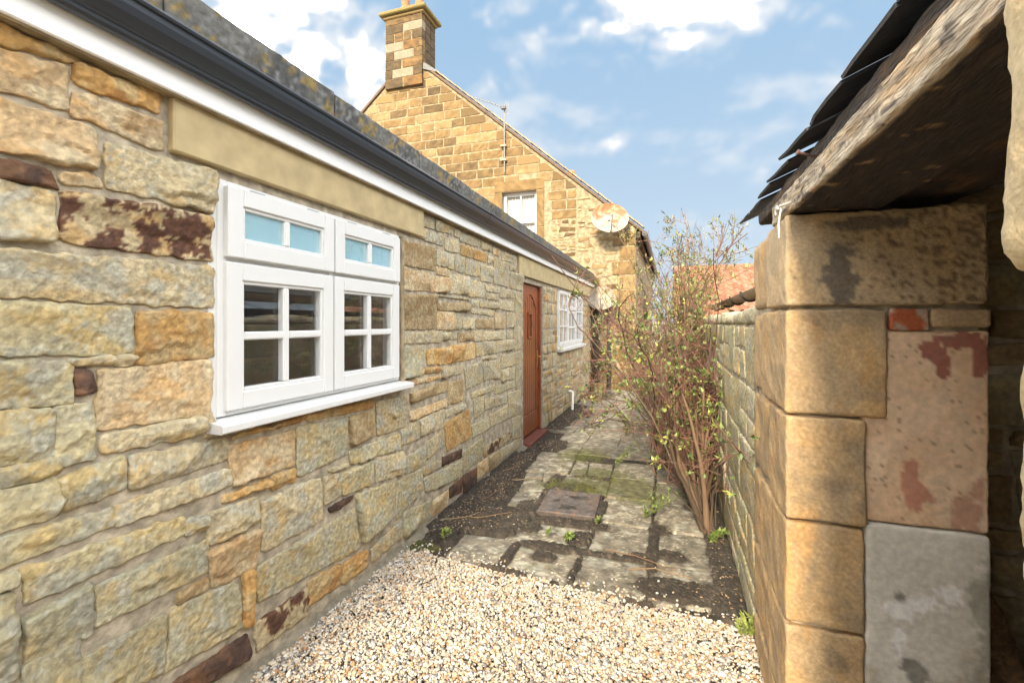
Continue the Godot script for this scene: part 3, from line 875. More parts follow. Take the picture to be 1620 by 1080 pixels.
func front_door(o: Node3D) -> void:
	var d := group_part(o, "door")
	var g := Geo.new()
	var a0 := 5.385
	var a1 := 6.26
	gbox(g, Vector3(a0, 0.05, -0.12), Vector3(a0 + .06, 2.05, -0.015), 0.006)
	gbox(g, Vector3(a1 - .06, 0.05, -0.12), Vector3(a1, 2.05, -0.015), 0.006)
	gbox(g, Vector3(a0 + .059, 1.99, -0.12), Vector3(a1 - .059, 2.05, -0.016), 0.006)
	part(d, "frame", g.mesh(), M.door, Vector3.ZERO, LEFT)
	var l0 := a0 + .064
	var l1 := a1 - .064
	g = Geo.new()
	gbox(g, Vector3(l0, .075, -0.1), Vector3(l1, 1.986, -0.066), 0.002)   # core of the leaf
	gbox(g, Vector3(l0, .075, -0.0655), Vector3(l0 + .10, 1.986, -0.045), 0.004)
	gbox(g, Vector3(l1 - .10, .075, -0.0655), Vector3(l1, 1.986, -0.045), 0.004)
	gbox(g, Vector3(l0 + .101, .075, -0.0655), Vector3(l1 - .101, .33, -0.046), 0.004)
	# arched head rail
	var poly := PackedVector2Array([Vector2(l0 + .101, 1.986)])
	for k in 17:
		var t := k / 16.0
		poly.append(Vector2(lerpf(l0 + .101, l1 - .101, t), 1.70 + .17 * sin(PI * t)))
	poly.append(Vector2(l1 - .101, 1.986))
	prism(g, poly, -0.0655, -0.046)
	part(d, "leaf", g.mesh(), M.door, Vector3.ZERO, LEFT)
	var n := 6
	var bw := (l1 - l0 - .202) / n
	for k in n:
		var x0 := l0 + .101 + k * bw
		var hi := 1.70 + .17 * sin(PI * (k + 0.5) / n) - 0.004
		if k == 2 or k == 3:
			part(d, "board", box(Vector3(x0 + .002, .334, -0.0658), Vector3(x0 + bw - .002, 1.30, -0.054), 0.004), M.door, Vector3.ZERO, LEFT)
			part(d, "board", box(Vector3(x0 + .002, 1.64, -0.0658), Vector3(x0 + bw - .002, hi, -0.054), 0.004), M.door, Vector3.ZERO, LEFT)
		else:
			part(d, "board", box(Vector3(x0 + .002, .334, -0.0658), Vector3(x0 + bw - .002, hi, -0.054), 0.004), M.door, Vector3.ZERO, LEFT)
	var vx := l0 + .101 + 2 * bw
	g = Geo.new()
	ring(g, vx, vx + 2 * bw, 1.302, 1.638, .025, -0.066, -0.04, 0.003)
	part(d, "vision_frame", g.mesh(), M.door, Vector3.ZERO, LEFT)
	part(d, "vision_pane", box(Vector3(vx + .02, 1.32, -0.064), Vector3(vx + 2 * bw - .02, 1.62, -0.06)), M.glass, Vector3.ZERO, LEFT)
	g = Geo.new()
	gbox(g, Vector3(l1 - .065, .90, -0.046), Vector3(l1 - .03, 1.13, -0.036), 0.004)
	tube(g, PackedVector3Array([Vector3(l1 - .047, 1.05, -0.04), Vector3(l1 - .047, 1.05, 0.0), Vector3(l1 - .055, 1.05, 0.012), Vector3(l1 - .15, 1.05, 0.014)]), .009, .008, 8)
	part(d, "handle", g.mesh(), M.brass, Vector3.ZERO, LEFT)
	g = Geo.new()
	gbox(g, Vector3(a0 - .005, -.03, -0.2), Vector3(a1 + .01, .048, 0.09), 0.008)
	part(d, "threshold", g.mesh(), M.sill_red, Vector3.ZERO, LEFT)

# ---------------------------------------------------------------- the gabled house at the end
const GZ := -10.6
var PALG := [
	[Color(0.336, 0.212, 0.084), Color(0.224, 0.144, 0.060), Color(0.400, 0.264, 0.116), 0],
	[Color(0.172, 0.112, 0.050), Color(0.264, 0.172, 0.068), Color(0.120, 0.080, 0.038), 0],
	[Color(0.416, 0.300, 0.148), Color(0.368, 0.240, 0.100), Color(0.288, 0.180, 0.072), 0],
	[Color(0.100, 0.070, 0.037), Color(0.136, 0.092, 0.044), Color(0.192, 0.124, 0.053), 0],
	[Color(0.374, 0.324, 0.231), Color(0.349, 0.300, 0.206), Color(0.337, 0.281, 0.187), 0],
	[Color(0.272, 0.148, 0.050), Color(0.136, 0.088, 0.040), Color(0.368, 0.224, 0.088), 0],
]

func face_poly(parent: Node3D, called: String, poly: PackedVector2Array, proud: float, pal: Array, m: Material, z: float) -> void:
	var ce := Vector2.ZERO
	for p in poly: ce += p / poly.size()
	var g := Geo.new()
	var c := stone_color(Vector3(ce.x * 3.1, ce.y * 3.1, 1), pal, 0)
	var inn := PackedVector2Array()
	for p in poly: inn.append(p + (ce - p).normalized() * 0.012)
	var idx := Geometry2D.triangulate_polygon(inn)
	for t in range(0, idx.size(), 3):
		g.tri(Vector3(inn[idx[t]].x - ce.x, inn[idx[t]].y - ce.y, proud), Vector3(inn[idx[t + 1]].x - ce.x, inn[idx[t + 1]].y - ce.y, proud), Vector3(inn[idx[t + 2]].x - ce.x, inn[idx[t + 2]].y - ce.y, proud), Vector3(0, 0, 1), c)
	for j in poly.size():
		var k := (j + 1) % poly.size()
		var a := poly[j] - ce
		var b := poly[k] - ce
		var mid := (a + b) * 0.5
		g.quad(Vector3(a.x, a.y, -.01), Vector3(b.x, b.y, -.01), Vector3(inn[k].x - ce.x, inn[k].y - ce.y, proud), Vector3(inn[j].x - ce.x, inn[j].y - ce.y, proud), Vector3(mid.x, mid.y, .3), c)
	part(parent, called, g.mesh(), m, Vector3(ce.x, ce.y, z))

func seen_over_roof(p: Vector2) -> bool:
	if p.x > 0.0: return true
	var k := 1.68 / (1.68 - p.x)
	return 1.5 + k * (p.y - 1.5) > 2.5

func gable_house() -> void:
	var o := thing("gable_house", "tall sandstone house end with a steep gable and chimney, behind the outbuilding", "house")
	var gable := PackedVector2Array([Vector2(-10.3, -.1), Vector2(.95, -.1), Vector2(.95, 3.6), Vector2(-4.67, 8.36), Vector2(-10.3, 3.6)])
	# front leaf of the wall, left open for the window
	var wx0 := -2.17
	var wx1 := -1.31
	var wy0 := 3.15
	var wy1 := 4.64
	var g := Geo.new()
	for r in [[-11, -1, wx0, 9], [wx1, -1, 2, 9], [wx0, -1, wx1, wy0], [wx0, wy1, wx1, 9]]:
		var rect := PackedVector2Array([Vector2(r[0], r[1]), Vector2(r[2], r[1]), Vector2(r[2], r[3]), Vector2(r[0], r[3])])
		for p in Geometry2D.intersect_polygons(gable, rect):
			prism(g, p, GZ - 0.25, GZ)
	part(o, "gable_wall", g.mesh(), M.mortar_warm)
	g = Geo.new()
	prism(g, gable, -20.6, GZ - 0.252)
	part(o, "house_body", g.mesh(), M.mortar_warm)
	# stones
	var inner := PackedVector2Array([Vector2(-10.2, 0), Vector2(.94, 0), Vector2(.94, 3.52), Vector2(-4.67, 8.28), Vector2(-10.2, 3.6)])
	var all := courses(-9.2, -.35, 3.9, 8.28, .222, .23, .36, .60, .022, 71, 0.0)
	all.append_array(courses(-.35, .60, 3.0, 4.9, .13, .2, .18, .42, .06, 72))
	all.append_array(courses(-.95, .60, 2.2, 3.0, .13, .2, .18, .42, .06, 73))
	all.append_array(courses(-.95, -.35, 3.0, 3.9, .13, .2, .18, .42, .06, 77))
	all.append_array(courses(0.02, .60, 0.0, 2.2, .13, .22, .18, .42, .05, 74))
	all.append_array(courses(-3.2, -.95, 2.5, 3.9, .222, .23, .36, .60, .022, 75, 0.0))
	for k in 11: all.append(PackedVector2Array([Vector2(.61 if k % 2 else .45, .32 * k + .31), Vector2(.94, .32 * k + .31), Vector2(.94, .32 * k + .01), Vector2(.61 if k % 2 else .45, .32 * k + .01)]))
	var rest := Geo.new()
	var n := 0
	var k2 := 3000
	for q: PackedVector2Array in all:
		k2 += 1
		var ce := centre(q)
		if ce.x > wx0 - .2 and ce.x < wx1 + .2 and ce.y > wy0 - .15 and ce.y < wy1 + .28: continue
		if ce.x > -.35 and ce.x < .60 and (k2 * 7 + k2 / 5) % 5 < 2: continue
		var tone := nb.get_noise_2d(ce.x * 0.9, ce.y * 0.9) + rng.randf_range(-.26, .26)
		if absf(ce.x + 5.0 + .1 * ce.y) < 0.5 and ce.x > -6 and ce.y < 7.4: tone += .5   # pale flue line below the stack
		var pal: Array = PALG[3] if tone < -.5 else PALG[1] if tone < -.22 else PALG[0] if tone < .2 else PALG[2]
		var inside := true
		for p in q:
			if not Geometry2D.is_point_in_polygon(p, inner): inside = false
		if not seen_over_roof(ce): continue
		if inside:
			var l := PackedVector2Array()
			for p in q: l.append(p - ce)
			var m := rock(l, 0.075, 0.010, 0.02, k2, pal, rng.randf_range(.88, 1.1), 0.0, 0.012)
			part(o, "stone", m, M.ashlar, Vector3(ce.x, ce.y, GZ + .002))
			n += 1
		else:
			for p in Geometry2D.intersect_polygons(q, inner):
				if p.size() >= 3 and absf(area(p)) > 0.012:
					face_poly(o, "stone", p, 0.010, pal, M.ashlar, GZ + .002)
					n += 1
	print("gable stones ", n)
	# dressed surround of the window
	for r in [[wx0 - .19, wy0 - .14, wx0 - .004, wy0 + .5], [wx0 - .19, wy0 + .52, wx0 - .004, wy1 - .004], [wx1 + .004, wy0 - .14, wx1 + .19, wy0 + .6], [wx1 + .004, wy0 + .62, wx1 + .19, wy1 - .004], [wx0 - .19, wy1 + .012, wx1 + .19, wy1 + .26]]:
		part(o, "surround", block(Vector3(r[0], r[1], GZ - .12), Vector3(r[2], r[3], GZ + .016), .08, .008, .003, Vector3(r[0], 0, 0), func(p: Vector3) -> Color: return stone_color(p * 1.1, PALG[0], 0)), M.ashlar)
	var win := group_part(o, "window")
	g = Geo.new()
	ring(g, wx0, wx1, wy0, wy1, .075, GZ - .2, GZ - .13, .005)
	gbox(g, Vector3(wx0 + .074, 3.90, GZ - .2), Vector3(wx1 - .074, 3.96, GZ - .125), .005)
	gbox(g, Vector3(-1.755, 3.22, GZ - .19), Vector3(-1.725, 3.901, GZ - .14), .004)
	gbox(g, Vector3(-1.755, 3.959, GZ - .19), Vector3(-1.725, 4.57, GZ - .14), .004)
	part(win, "frame", g.mesh(), M.white)
	g = Geo.new()
	for j in 30:
		var x0 := wx0 + .07 + .72 * j / 30.0
		g.quad(Vector3(x0, wy0, GZ - .235 + .008 * sin(j * 1.7)), Vector3(x0 + .024, wy0, GZ - .235 + .008 * sin(j * 1.7 + 1.7)), Vector3(x0 + .024, wy1, GZ - .235 + .008 * sin(j * 1.7 + 1.7)), Vector3(x0, wy1, GZ - .235 + .008 * sin(j * 1.7)), Vector3(0, 0, 1), W)
	part(win, "curtain", g.mesh(), M.curtain)
	for b in [[wx0 + .07, -1.75, 3.95, 4.57], [-1.73, wx1 - .07, 3.95, 4.57], [wx0 + .07, -1.75, 3.22, 3.91], [-1.73, wx1 - .07, 3.22, 3.91]]:
		part(win, "pane", box(Vector3(b[0], b[2], GZ - .168), Vector3(b[1], b[3], GZ - .163)), M.glass)
	# roof slopes: slabs with a verge of bedded tile edges
	g = Geo.new()
	prism(g, PackedVector2Array([Vector2(-4.67, 8.37), Vector2(1.13, 3.457), Vector2(1.13, 3.52), Vector2(-4.67, 8.44), Vector2(-10.5, 3.52), Vector2(-10.5, 3.44)]), -20.7, GZ + .05, Transform3D(), Color(.20, .13, .085))
	part(o, "roof", g.mesh(), M.clay)
	for j in 26:
		var t0 := j / 26.0
		var a := Vector2(-3.95, 7.86).lerp(Vector2(1.12, 3.57), t0)
		var b := Vector2(-3.95, 7.86).lerp(Vector2(1.12, 3.57), (j + .97) / 26.0)
		var d := (b - a).normalized()
		var nn := Vector2(-d.y, d.x) * -1.0
		if nn.y < 0: nn = -nn
		g = Geo.new()
		prism(g, PackedVector2Array([a + nn * .012, b + nn * .002, b + nn * .03, a + nn * .04]), GZ - .12, GZ + .075, Transform3D(), Color(.50, .40, .25) * rng.randf_range(.75, 1.1))
		part(o, "verge_tile", g.mesh(), M.clay)
	# chimney
	var ch := group_part(o, "chimney")
	var cx0 := -5.39
	var cx1 := -4.30
	part(ch, "core", box(Vector3(cx0 + .015, 7.605, GZ - .62), Vector3(cx1 - .015, 9.42, GZ + .075)), M.mortar_warm)
	var rows := [[[375, 570, 3], [580, 785, 5]], [[375, 455, 3], [459, 686, 4], [690, 785, 3]], [[380, 555, 3], [570, 785, 5]], [[380, 475, 3], [479, 686, 4], [695, 785, 1]], [[380, 574, 4], [582, 785, 5]], [[380, 475, 3], [485, 574, 5], [582, 665, 1], [678, 785, 3]], [[380, 574, 3], [582, 785, 4]], [[380, 670, 1], [676, 785, 1]]]
	for r in rows.size():
		var y0 := 7.62 + r * .232
		if r == 0: y0 = 7.60
		var y1 := 7.62 + (r + 1) * .232 - .014
		for s in rows[r]:
			var x0 := lerpf(cx0, cx1, (s[0] - 375.0) / 412.0)
			var x1 := lerpf(cx0, cx1, (s[1] - 375.0) / 412.0)
			var pal: Array = PALG[s[2]]
			part(ch, "stone", block(Vector3(x0, y0, GZ - .1), Vector3(x1, y1, GZ + .088), .05, .008, .003, Vector3(r, s[0], 0), func(p: Vector3) -> Color: return stone_color(p * .7, pal, 0)), M.ashlar)
		for e in 2:
			var z0 := GZ - .11 - (.26 if e else 0.0)
			part(ch, "stone", block(Vector3(cx1 - .2, y0, z0 - .25), Vector3(cx1, y1, z0), .06, .008, .003, Vector3(r, e, 4), func(p: Vector3) -> Color: return stone_color(p * .7, PALG[3], 0)), M.ashlar)
	g = Geo.new()
	gbox(g, Vector3(cx0 - .05, 9.40, GZ - .67), Vector3(cx1 + .05, 9.475, GZ + .13), .02, Color(.34, .24, .10))
	gbox(g, Vector3(cx0 - .13, 9.476, GZ - .75), Vector3(cx1 + .13, 9.57, GZ + .21), .02, Color(.33, .26, .10))
	gbox(g, Vector3(cx0 - .04, 9.571, GZ - .66), Vector3(cx1 + .04, 9.64, GZ + .12), .03, Color(.40, .30, .14))
	part(ch, "cap", g.mesh(), M.ashlar)
	for x: float in [-5.02, -4.60]:
		g = Geo.new()
		lathe(g, [Vector2(.12, 0), Vector2(.125, .08), Vector2(.11, .1), Vector2(.10, .4), Vector2(.115, .42), Vector2(.115, .47), Vector2(.085, .47), Vector2(.085, .1)], 16, Transform3D(Basis(), Vector3(x, 9.63, GZ - .3)), Color(.55, .25, .12))
		part(ch, "pot", g.mesh(), M.clay)
	g = Geo.new()
	# lead flashing where the slope meets the stack
	g = Geo.new()
	prism(g, PackedVector2Array([Vector2(cx1 + .002, 7.98), Vector2(cx1 + .03, 8.14), Vector2(cx1 + .40, 7.87), Vector2(cx1 + .37, 7.83)]), GZ - .66, GZ + .06, Transform3D(), Color(.26, .26, .26))
	part(ch, "flashing", g.mesh(), M.concrete)
	# eaves gutter and fascia down the side that runs back
	g = Geo.new()
	tube(g, PackedVector3Array([Vector3(1.15, 3.44, GZ + .1), Vector3(1.15, 3.42, -20.6)]), .06, .06, 10)
	part(o, "eaves_gutter", g.mesh(), M.black_pipe)
	g = Geo.new()
	gbox(g, Vector3(.96, 3.36, -20.6), Vector3(1.06, 3.50, GZ + .03), .01)
	part(o, "eaves_board", g.mesh(), M.brown_post)
	# rainwater pipe on the gable foot
	g = Geo.new()
	tube(g, PackedVector3Array([Vector3(.385, -.04, GZ + .07), Vector3(.385, 1.9, GZ + .07)]), .045, .045, 12)
	part(o, "downpipe", g.mesh(), M.black_pipe)
	g = Geo.new()
	for y: float in [.35, 1.2]:
		gbox(g, Vector3(.32, y, GZ), Vector3(.45, y + .05, GZ + .09), .006)
	part(o, "pipe_bracket", g.mesh(), M.black_pipe)

func area(p: PackedVector2Array) -> float:
	var s := 0.0
	for j in p.size(): s += p[j].cross(p[(j + 1) % p.size()])
	return s * 0.5

# ---------------------------------------------------------------- right side: shed with its doorway, then the garden wall
func patch(p: Vector3, list: Array, soft: float) -> float:
	var best := 0.0
	for b in list:
		var d := Vector2((p.x - b[0]) / b[2], (p.y - b[1]) / b[3]).length()
		best = maxf(best, 1.0 - d + 0.55 * nb.get_noise_3dv(p * 11.0) + .3 * na.get_noise_3dv(p * 30.0))
	return smoothstep(.25, .25 + soft, best)

func pier_color(p: Vector3) -> Color:
	var c := Color(.58, .385, .19).lerp(Color(.49, .35, .20), smoothstep(-.3, .35, nb.get_noise_3dv(p * 5.0)))
	c = c.lerp(Color(.60, .36, .15), .75 * smoothstep(.1, .4, nb.get_noise_3dv(Vector3(p.x * 9, p.y * 2.2, p.z * 9) + Vector3(3, 3, 3))))
	c = c.lerp(Color(.36, .265, .16), .75 * smoothstep(.06, .36, nb.get_noise_3dv(p * 5.5 + Vector3(12, 0, 5))))
	var t := 1.0 + .2 * na.get_noise_3dv(p * 45.0) + .2 * na.get_noise_3dv(p * 110.0)
	return Color(c.r * t, c.g * t, c.b * t)

func pier_top_color(p: Vector3) -> Color:
	var c := pier_color(p).lerp(Color(.60, .47, .30), .5)
	c = c.lerp(Color(.13, .11, .09), .85 * patch(p, [[2.20, 1.66, .07, .14], [2.25, 1.82, .16, .03]], .15))
	c = c.lerp(Color(.17, .115, .075), .8 * smoothstep(.35, .5, na.get_noise_3dv(p * 120.0) + .3 * (p.x - 2.25) * 4.0))
	return c

func plaster_color(p: Vector3) -> Color:
	var c := Color(.80, .57, .375).lerp(Color(.74, .49, .30), smoothstep(-.3, .4, nb.get_noise_3dv(p * 4.0)))
	c = c.lerp(Color(.68, .50, .34), .6 * smoothstep(.1, .35, nb.get_noise_3dv(p * 14.0 + Vector3(2, 2, 2))))
	c = c.lerp(Color(.36, .13, .095), .95 * patch(p, [[2.52, 1.445, .10, .045], [2.455, 1.415, .05, .05], [2.56, 1.40, .03, .09], [2.47, 1.355, .03, .03]], .05))
	c = c.lerp(Color(.50, .20, .13), .8 * patch(p, [[2.385, 1.03, .035, .06], [2.40, .965, .055, .05]], .12))
	c = c.lerp(Color(.44, .18, .13), .6 * patch(p, [[2.53, .92, .06, .07], [2.56, 1.0, .03, .05]], .2))
	c = c.lerp(Color(.30, .19, .12), .8 * smoothstep(.5, .65, na.get_noise_3dv(p * 90.0) + .4 * nb.get_noise_3dv(p * 6.0)))
	return c

func cement_color(p: Vector3) -> Color:
	var c := Color(.71, .655, .555).lerp(Color(.63, .58, .49), smoothstep(-.2, .4, nb.get_noise_3dv(p * 4.0)))
	c = c.lerp(Color(.84, .80, .74), .95 * patch(p, [[2.42, .635, .09, .05], [2.48, .67, .05, .05], [2.36, .60, .05, .04], [2.36, .50, .03, .06]], .12))
	c = c.lerp(Color(.17, .155, .13), .8 * patch(p, [[2.365, .645, .025, .03], [2.40, .42, .05, .06]], .2))
	c = c.lerp(Color(.22, .21, .15), .6 * patch(p, [[2.57, .65, .05, .2], [2.56, .4, .06, .2]], .3))
	c = c.lerp(Color(.50, .41, .29), .7 * smoothstep(.05, .4, nb.get_noise_3dv(p * 7.0 + Vector3(1, 7, 1))) * smoothstep(.6, .45, p.y))
	return c

func jamb_color(p: Vector3) -> Color:
	var c := Color(.64, .52, .32).lerp(Color(.57, .44, .25), smoothstep(-.3, .4, nb.get_noise_3dv(p * 6.0)))
	var t := 1.0 + .12 * na.get_noise_3dv(p * 40.0)
	return Color(c.r * t, c.g * t, c.b * t)

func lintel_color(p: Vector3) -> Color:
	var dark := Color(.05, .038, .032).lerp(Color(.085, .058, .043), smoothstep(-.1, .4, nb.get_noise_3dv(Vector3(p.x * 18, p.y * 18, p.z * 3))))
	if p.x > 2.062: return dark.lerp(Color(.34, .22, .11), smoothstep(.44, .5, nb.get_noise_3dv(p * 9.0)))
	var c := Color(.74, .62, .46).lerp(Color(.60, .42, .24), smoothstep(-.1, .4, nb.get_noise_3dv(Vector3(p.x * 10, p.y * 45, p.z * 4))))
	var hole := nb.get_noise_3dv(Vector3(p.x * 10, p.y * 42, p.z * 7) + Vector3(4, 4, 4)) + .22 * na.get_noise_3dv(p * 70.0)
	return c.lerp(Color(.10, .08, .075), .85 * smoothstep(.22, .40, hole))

func plate_color(p: Vector3) -> Color:
	var c := Color(.06, .045, .035).lerp(Color(.20, .11, .05), smoothstep(.05, .4, nb.get_noise_3dv(Vector3(p.x * 9, p.y * 30, p.z * 4))))
	return c

var PALW := [
	[Color(0.624, 0.516, 0.282), Color(0.528, 0.480, 0.288), Color(0.660, 0.480, 0.192), 1],
	[Color(0.672, 0.576, 0.384), Color(0.564, 0.504, 0.336), Color(0.504, 0.480, 0.264), 1],
	[Color(0.528, 0.480, 0.264), Color(0.456, 0.432, 0.240), Color(0.600, 0.444, 0.180), 1],
	[Color(0.648, 0.456, 0.216), Color(0.600, 0.504, 0.288), Color(0.480, 0.432, 0.264), 1],
]

func right_side() -> void:
	var o := thing("stone_shed", "old stone shed with a rotten timber lintel over its dark doorway, at the right edge", "shed")
	var F := pier_color
	part(o, "pier_core", box(Vector3(2.066, -.05, -2.40), Vector3(2.566, 1.85, -1.80)), M.mortar)
	var st := [  # x1, y0, y1, depth of the front block
		[2.578, 1.556, 1.862, -2.10, true], [2.330, 1.200, 1.545, -2.22, false], [2.272, .850, 1.190, -2.06, false], [2.268, .505, .840, -2.24, false], [2.270, .175, .492, -2.08, false], [2.268, -.06, .165, -2.25, false]]
	var k := 0
	for s in st:
		k += 1
		var fn: Callable = pier_top_color if s[4] else F
		part(o, "pier_block", block(Vector3(2.045, s[1], s[3]), Vector3(s[0], s[2], -1.768 - .003 * (k % 3)), .012, .013, .005, Vector3(k * 3.3, 0, 0), fn), M.pier)
		part(o, "pier_block", block(Vector3(2.050, s[1] + .004, -2.44), Vector3(2.42, s[2] - .004, s[3] - .012), .03, .024, .008, Vector3(k * 5.1, 9, 0), F), M.pier)
	part(o, "brick", block(Vector3(2.336, 1.478, -1.99), Vector3(2.436, 1.546, -1.776), .012, .008, .005, Vector3(1, 2, 3), func(p: Vector3) -> Color: return Color(.46, .12, .05).lerp(Color(.50, .38, .26), smoothstep(.05, .3, nb.get_noise_3dv(p * 16.0)))), M.pier)
	part(o, "bedding_mortar", block(Vector3(2.442, 1.486, -1.99), Vector3(2.592, 1.545, -1.779), .012, .014, .006, Vector3(4, 2, 3), func(p: Vector3) -> Color: return Color(.54, .38, .22)), M.pier)
	part(o, "plaster_patch", block(Vector3(2.262, .868, -1.99), Vector3(2.586, 1.476, -1.784), .009, .01, .003, Vector3(7, 7, 7), plaster_color), M.render_coat)
	part(o, "cement_patch", block(Vector3(2.270, -.06, -1.99), Vector3(2.588, .862, -1.776), .010, .014, .0025, Vector3(8, 7, 2), cement_color), M.render_coat)
	# the near jamb
	part(o, "jamb_core", box(Vector3(2.07, -.05, -.65), Vector3(2.55, 1.9, -.20)), M.mortar)
	var y := -.06
	k = 0
	for h: float in [.38, .32, .36, .54, .42]:
		var fz: float = [-.70, -.675, -.70, -.682, -.712][k]
		part(o, "jamb_block", block(Vector3(2.045, y + .012, fz), Vector3(2.57, y + h, [-.42, -.19][k % 2]), .012, .03, .007, Vector3(k, 3, 9), jamb_color), M.pier)
		if k % 2 == 0: part(o, "jamb_block", block(Vector3(2.05, y + .012, -.405), Vector3(2.56, y + h, -.185), .05, .03, .008, Vector3(k, 8, 9), jamb_color), M.pier)
		y += h
		k += 1
	# timbers over the doorway
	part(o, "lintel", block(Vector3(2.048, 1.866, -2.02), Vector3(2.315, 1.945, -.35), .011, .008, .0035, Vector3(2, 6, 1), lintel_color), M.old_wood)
	part(o, "wall_plate", block(Vector3(2.066, 1.952, -2.42), Vector3(2.34, 2.005, -.18), .02, .012, .006, Vector3(2, 8, 1), plate_color), M.old_wood)
	part(o, "inner_lintel", block(Vector3(2.335, 1.90, -2.02), Vector3(2.58, 2.0, -.35), .05, .012, .006, Vector3(5, 8, 1), plate_color), M.old_wood)
	var g := Geo.new()
	tube(g, PackedVector3Array([Vector3(2.07, 1.958, -1.50), Vector3(2.015, 1.972, -1.48)]), .004, .004, 7, Color(.12, .07, .055))
	tube(g, PackedVector3Array([Vector3(2.015, 1.972, -1.48), Vector3(2.012, 1.973, -1.479)]), .008, .008, 8, Color(.12, .07, .055))
	part(o, "nail", g.mesh(), M.bark)
	g = Geo.new()
	var loop := PackedVector3Array()
	for j in 15:
		var a := TAU * j / 12.0
		loop.append(Vector3(2.035, 1.895 + .014 * sin(a), -1.86 + .016 * cos(a)))
	tube(g, loop, .004, .004, 6, Color(.75, .72, .68))
	tube(g, PackedVector3Array([Vector3(2.035, 1.89, -1.85), Vector3(2.03, 1.895, -1.82), Vector3(2.036, 1.888, -1.80), Vector3(2.03, 1.894, -1.78), Vector3(2.04, 1.89, -1.74), Vector3(2.06, 1.895, -1.72)]), .006, .004, 6, Color(.70, .62, .54))
	tube(g, PackedVector3Array([Vector3(2.032, 1.888, -1.775), Vector3(2.026, 1.84, -1.785), Vector3(2.03, 1.79, -1.80)]), .003, .003, 5, Color(.78, .76, .72))
	part(o, "hook", g.mesh(), M.bark)
	# slates: bottom course hangs over the wall, each a little twisted
	var pitch := deg_to_rad(24.0)
	var up := Vector3(cos(pitch), sin(pitch), 0)
	for row in 5:
		for j in 10:
			var z1 := -.14 - j * .262 - (.13 if row % 2 else 0.0)
			var r := RandomNumberGenerator.new()
			r.seed = 900 + row * 40 + j
			var sl := Geo.new()
			var w := .262 + r.randf_range(-.01, .002)
			var len_ := .42
			var th := .008
			var poly := PackedVector2Array([Vector2(0, 0), Vector2(w * .3, r.randf_range(-.006, .004)), Vector2(w * .7, r.randf_range(-.006, .004)), Vector2(w, r.randf_range(-.012, .01)), Vector2(w, len_), Vector2(0, len_)])
			prism(sl, poly, 0, th)
			# along the eave = -z, up the slope, out of the roof
			var al := Vector3(0, 0, -1)
			var nn := al.cross(up).normalized()
			if nn.y < 0: nn = -nn
			var B := Basis(al, up, al.cross(up))
			B = Basis(up, r.randf_range(.02, .05) * (1.0 if row == 0 else .4)) * B
			var org := Vector3(2.04 + r.randf_range(-.012, .012), 2.012, z1) + up * (.2 * row) + nn * (.010 + .012 * mini(row, 1) + .001 * j)
			part(o, "slate", sl.mesh(), M.slate, org, B)
	g = Geo.new()
	prism(g, PackedVector2Array([Vector2(2.345, 2.004), Vector2(2.32, 2.0), Vector2(3.75, 2.64), Vector2(3.75, 2.68), Vector2(2.32, 2.045)]), -2.45, -.18)
	part(o, "roof_boarding", g.mesh(), M.old_wood)
	# inside: rubble end wall, back wall, floor
	g = Geo.new()
	gbox(g, Vector3(2.567, -.05, -2.44), Vector3(3.75, 2.2, -2.14))
	gbox(g, Vector3(3.5, -.05, -2.139), Vector3(3.75, 2.55, -.20))
	gbox(g, Vector3(2.551, -.05, -.45), Vector3(3.499, 2.2, -.20))
	part(o, "inner_wall", g.mesh(), M.mortar)
	part(o, "floor", box(Vector3(2.1, -.055, -2.1), Vector3(3.5, .004, -.45)), M.floor_in)
	for q: PackedVector2Array in courses(2.60, 3.48, 0.0, 2.0, .14, .26, .22, .45, .02, 81):
		k += 1
		var ce := centre(q)
		var l := PackedVector2Array()
		for p in q: l.append(p - ce)
		part(o, "inner_stone", rock(l, .04, .03, .12, 5000 + k, PAL[[7, 0, 7, 6][k % 4]], .8, 0.0), M.stone, Vector3(ce.x, ce.y, -2.139))
	# gnarled timber standing inside the doorway
	g = Geo.new()
	var pts := PackedVector3Array()
	for j in 24:
		var t := j / 23.0
		pts.append(Vector3(2.70 - .07 * t + .035 * sin(t * 7.0), t * .98, -1.93 - .07 * t + .02 * sin(t * 5.0)))
	var kk := g.v.size()
	tube(g, pts, .085, .035, 14, W, .25)
	for j in range(kk, g.v.size()):
		var p := g.v[j]
		var c := Color(.30, .17, .075).lerp(Color(.15, .085, .045), smoothstep(-.1, .3, nb.get_noise_3dv(Vector3(p.x * 30, p.y * 5, p.z * 30))))
		g.c[j] = c
		g.v[j] += g.n[j] * .02 * nb.get_noise_3dv(Vector3(p.x * 14, p.y * 4, p.z * 14))
	var log_ := MeshInstance3D.new()
	log_.mesh = g.mesh()
	log_.material_override = M.old_wood
	top(log_, "gnarled_timber", "gnarled brown timber standing inside the shed doorway at the lower right corner", "timber")

	# garden wall
	var gw := thing("garden_wall", "lichened rubble garden wall running back along the right of the path", "wall")
	g = Geo.new()
	var prof := PackedVector2Array([Vector2(2.062, -.06), Vector2(2.062, 1.47), Vector2(2.09, 1.52), Vector2(2.15, 1.55), Vector2(2.26, 1.565), Vector2(2.36, 1.55), Vector2(2.42, 1.52), Vector2(2.44, 1.47), Vector2(2.44, -.06)])
	prism(g, prof, 2.45, 9.6, Transform3D(Basis(Vector3(1, 0, 0), Vector3(0, 1, 0), Vector3(0, 0, -1)), Vector3.ZERO))
	part(gw, "wall_core", g.mesh(), M.mortar)
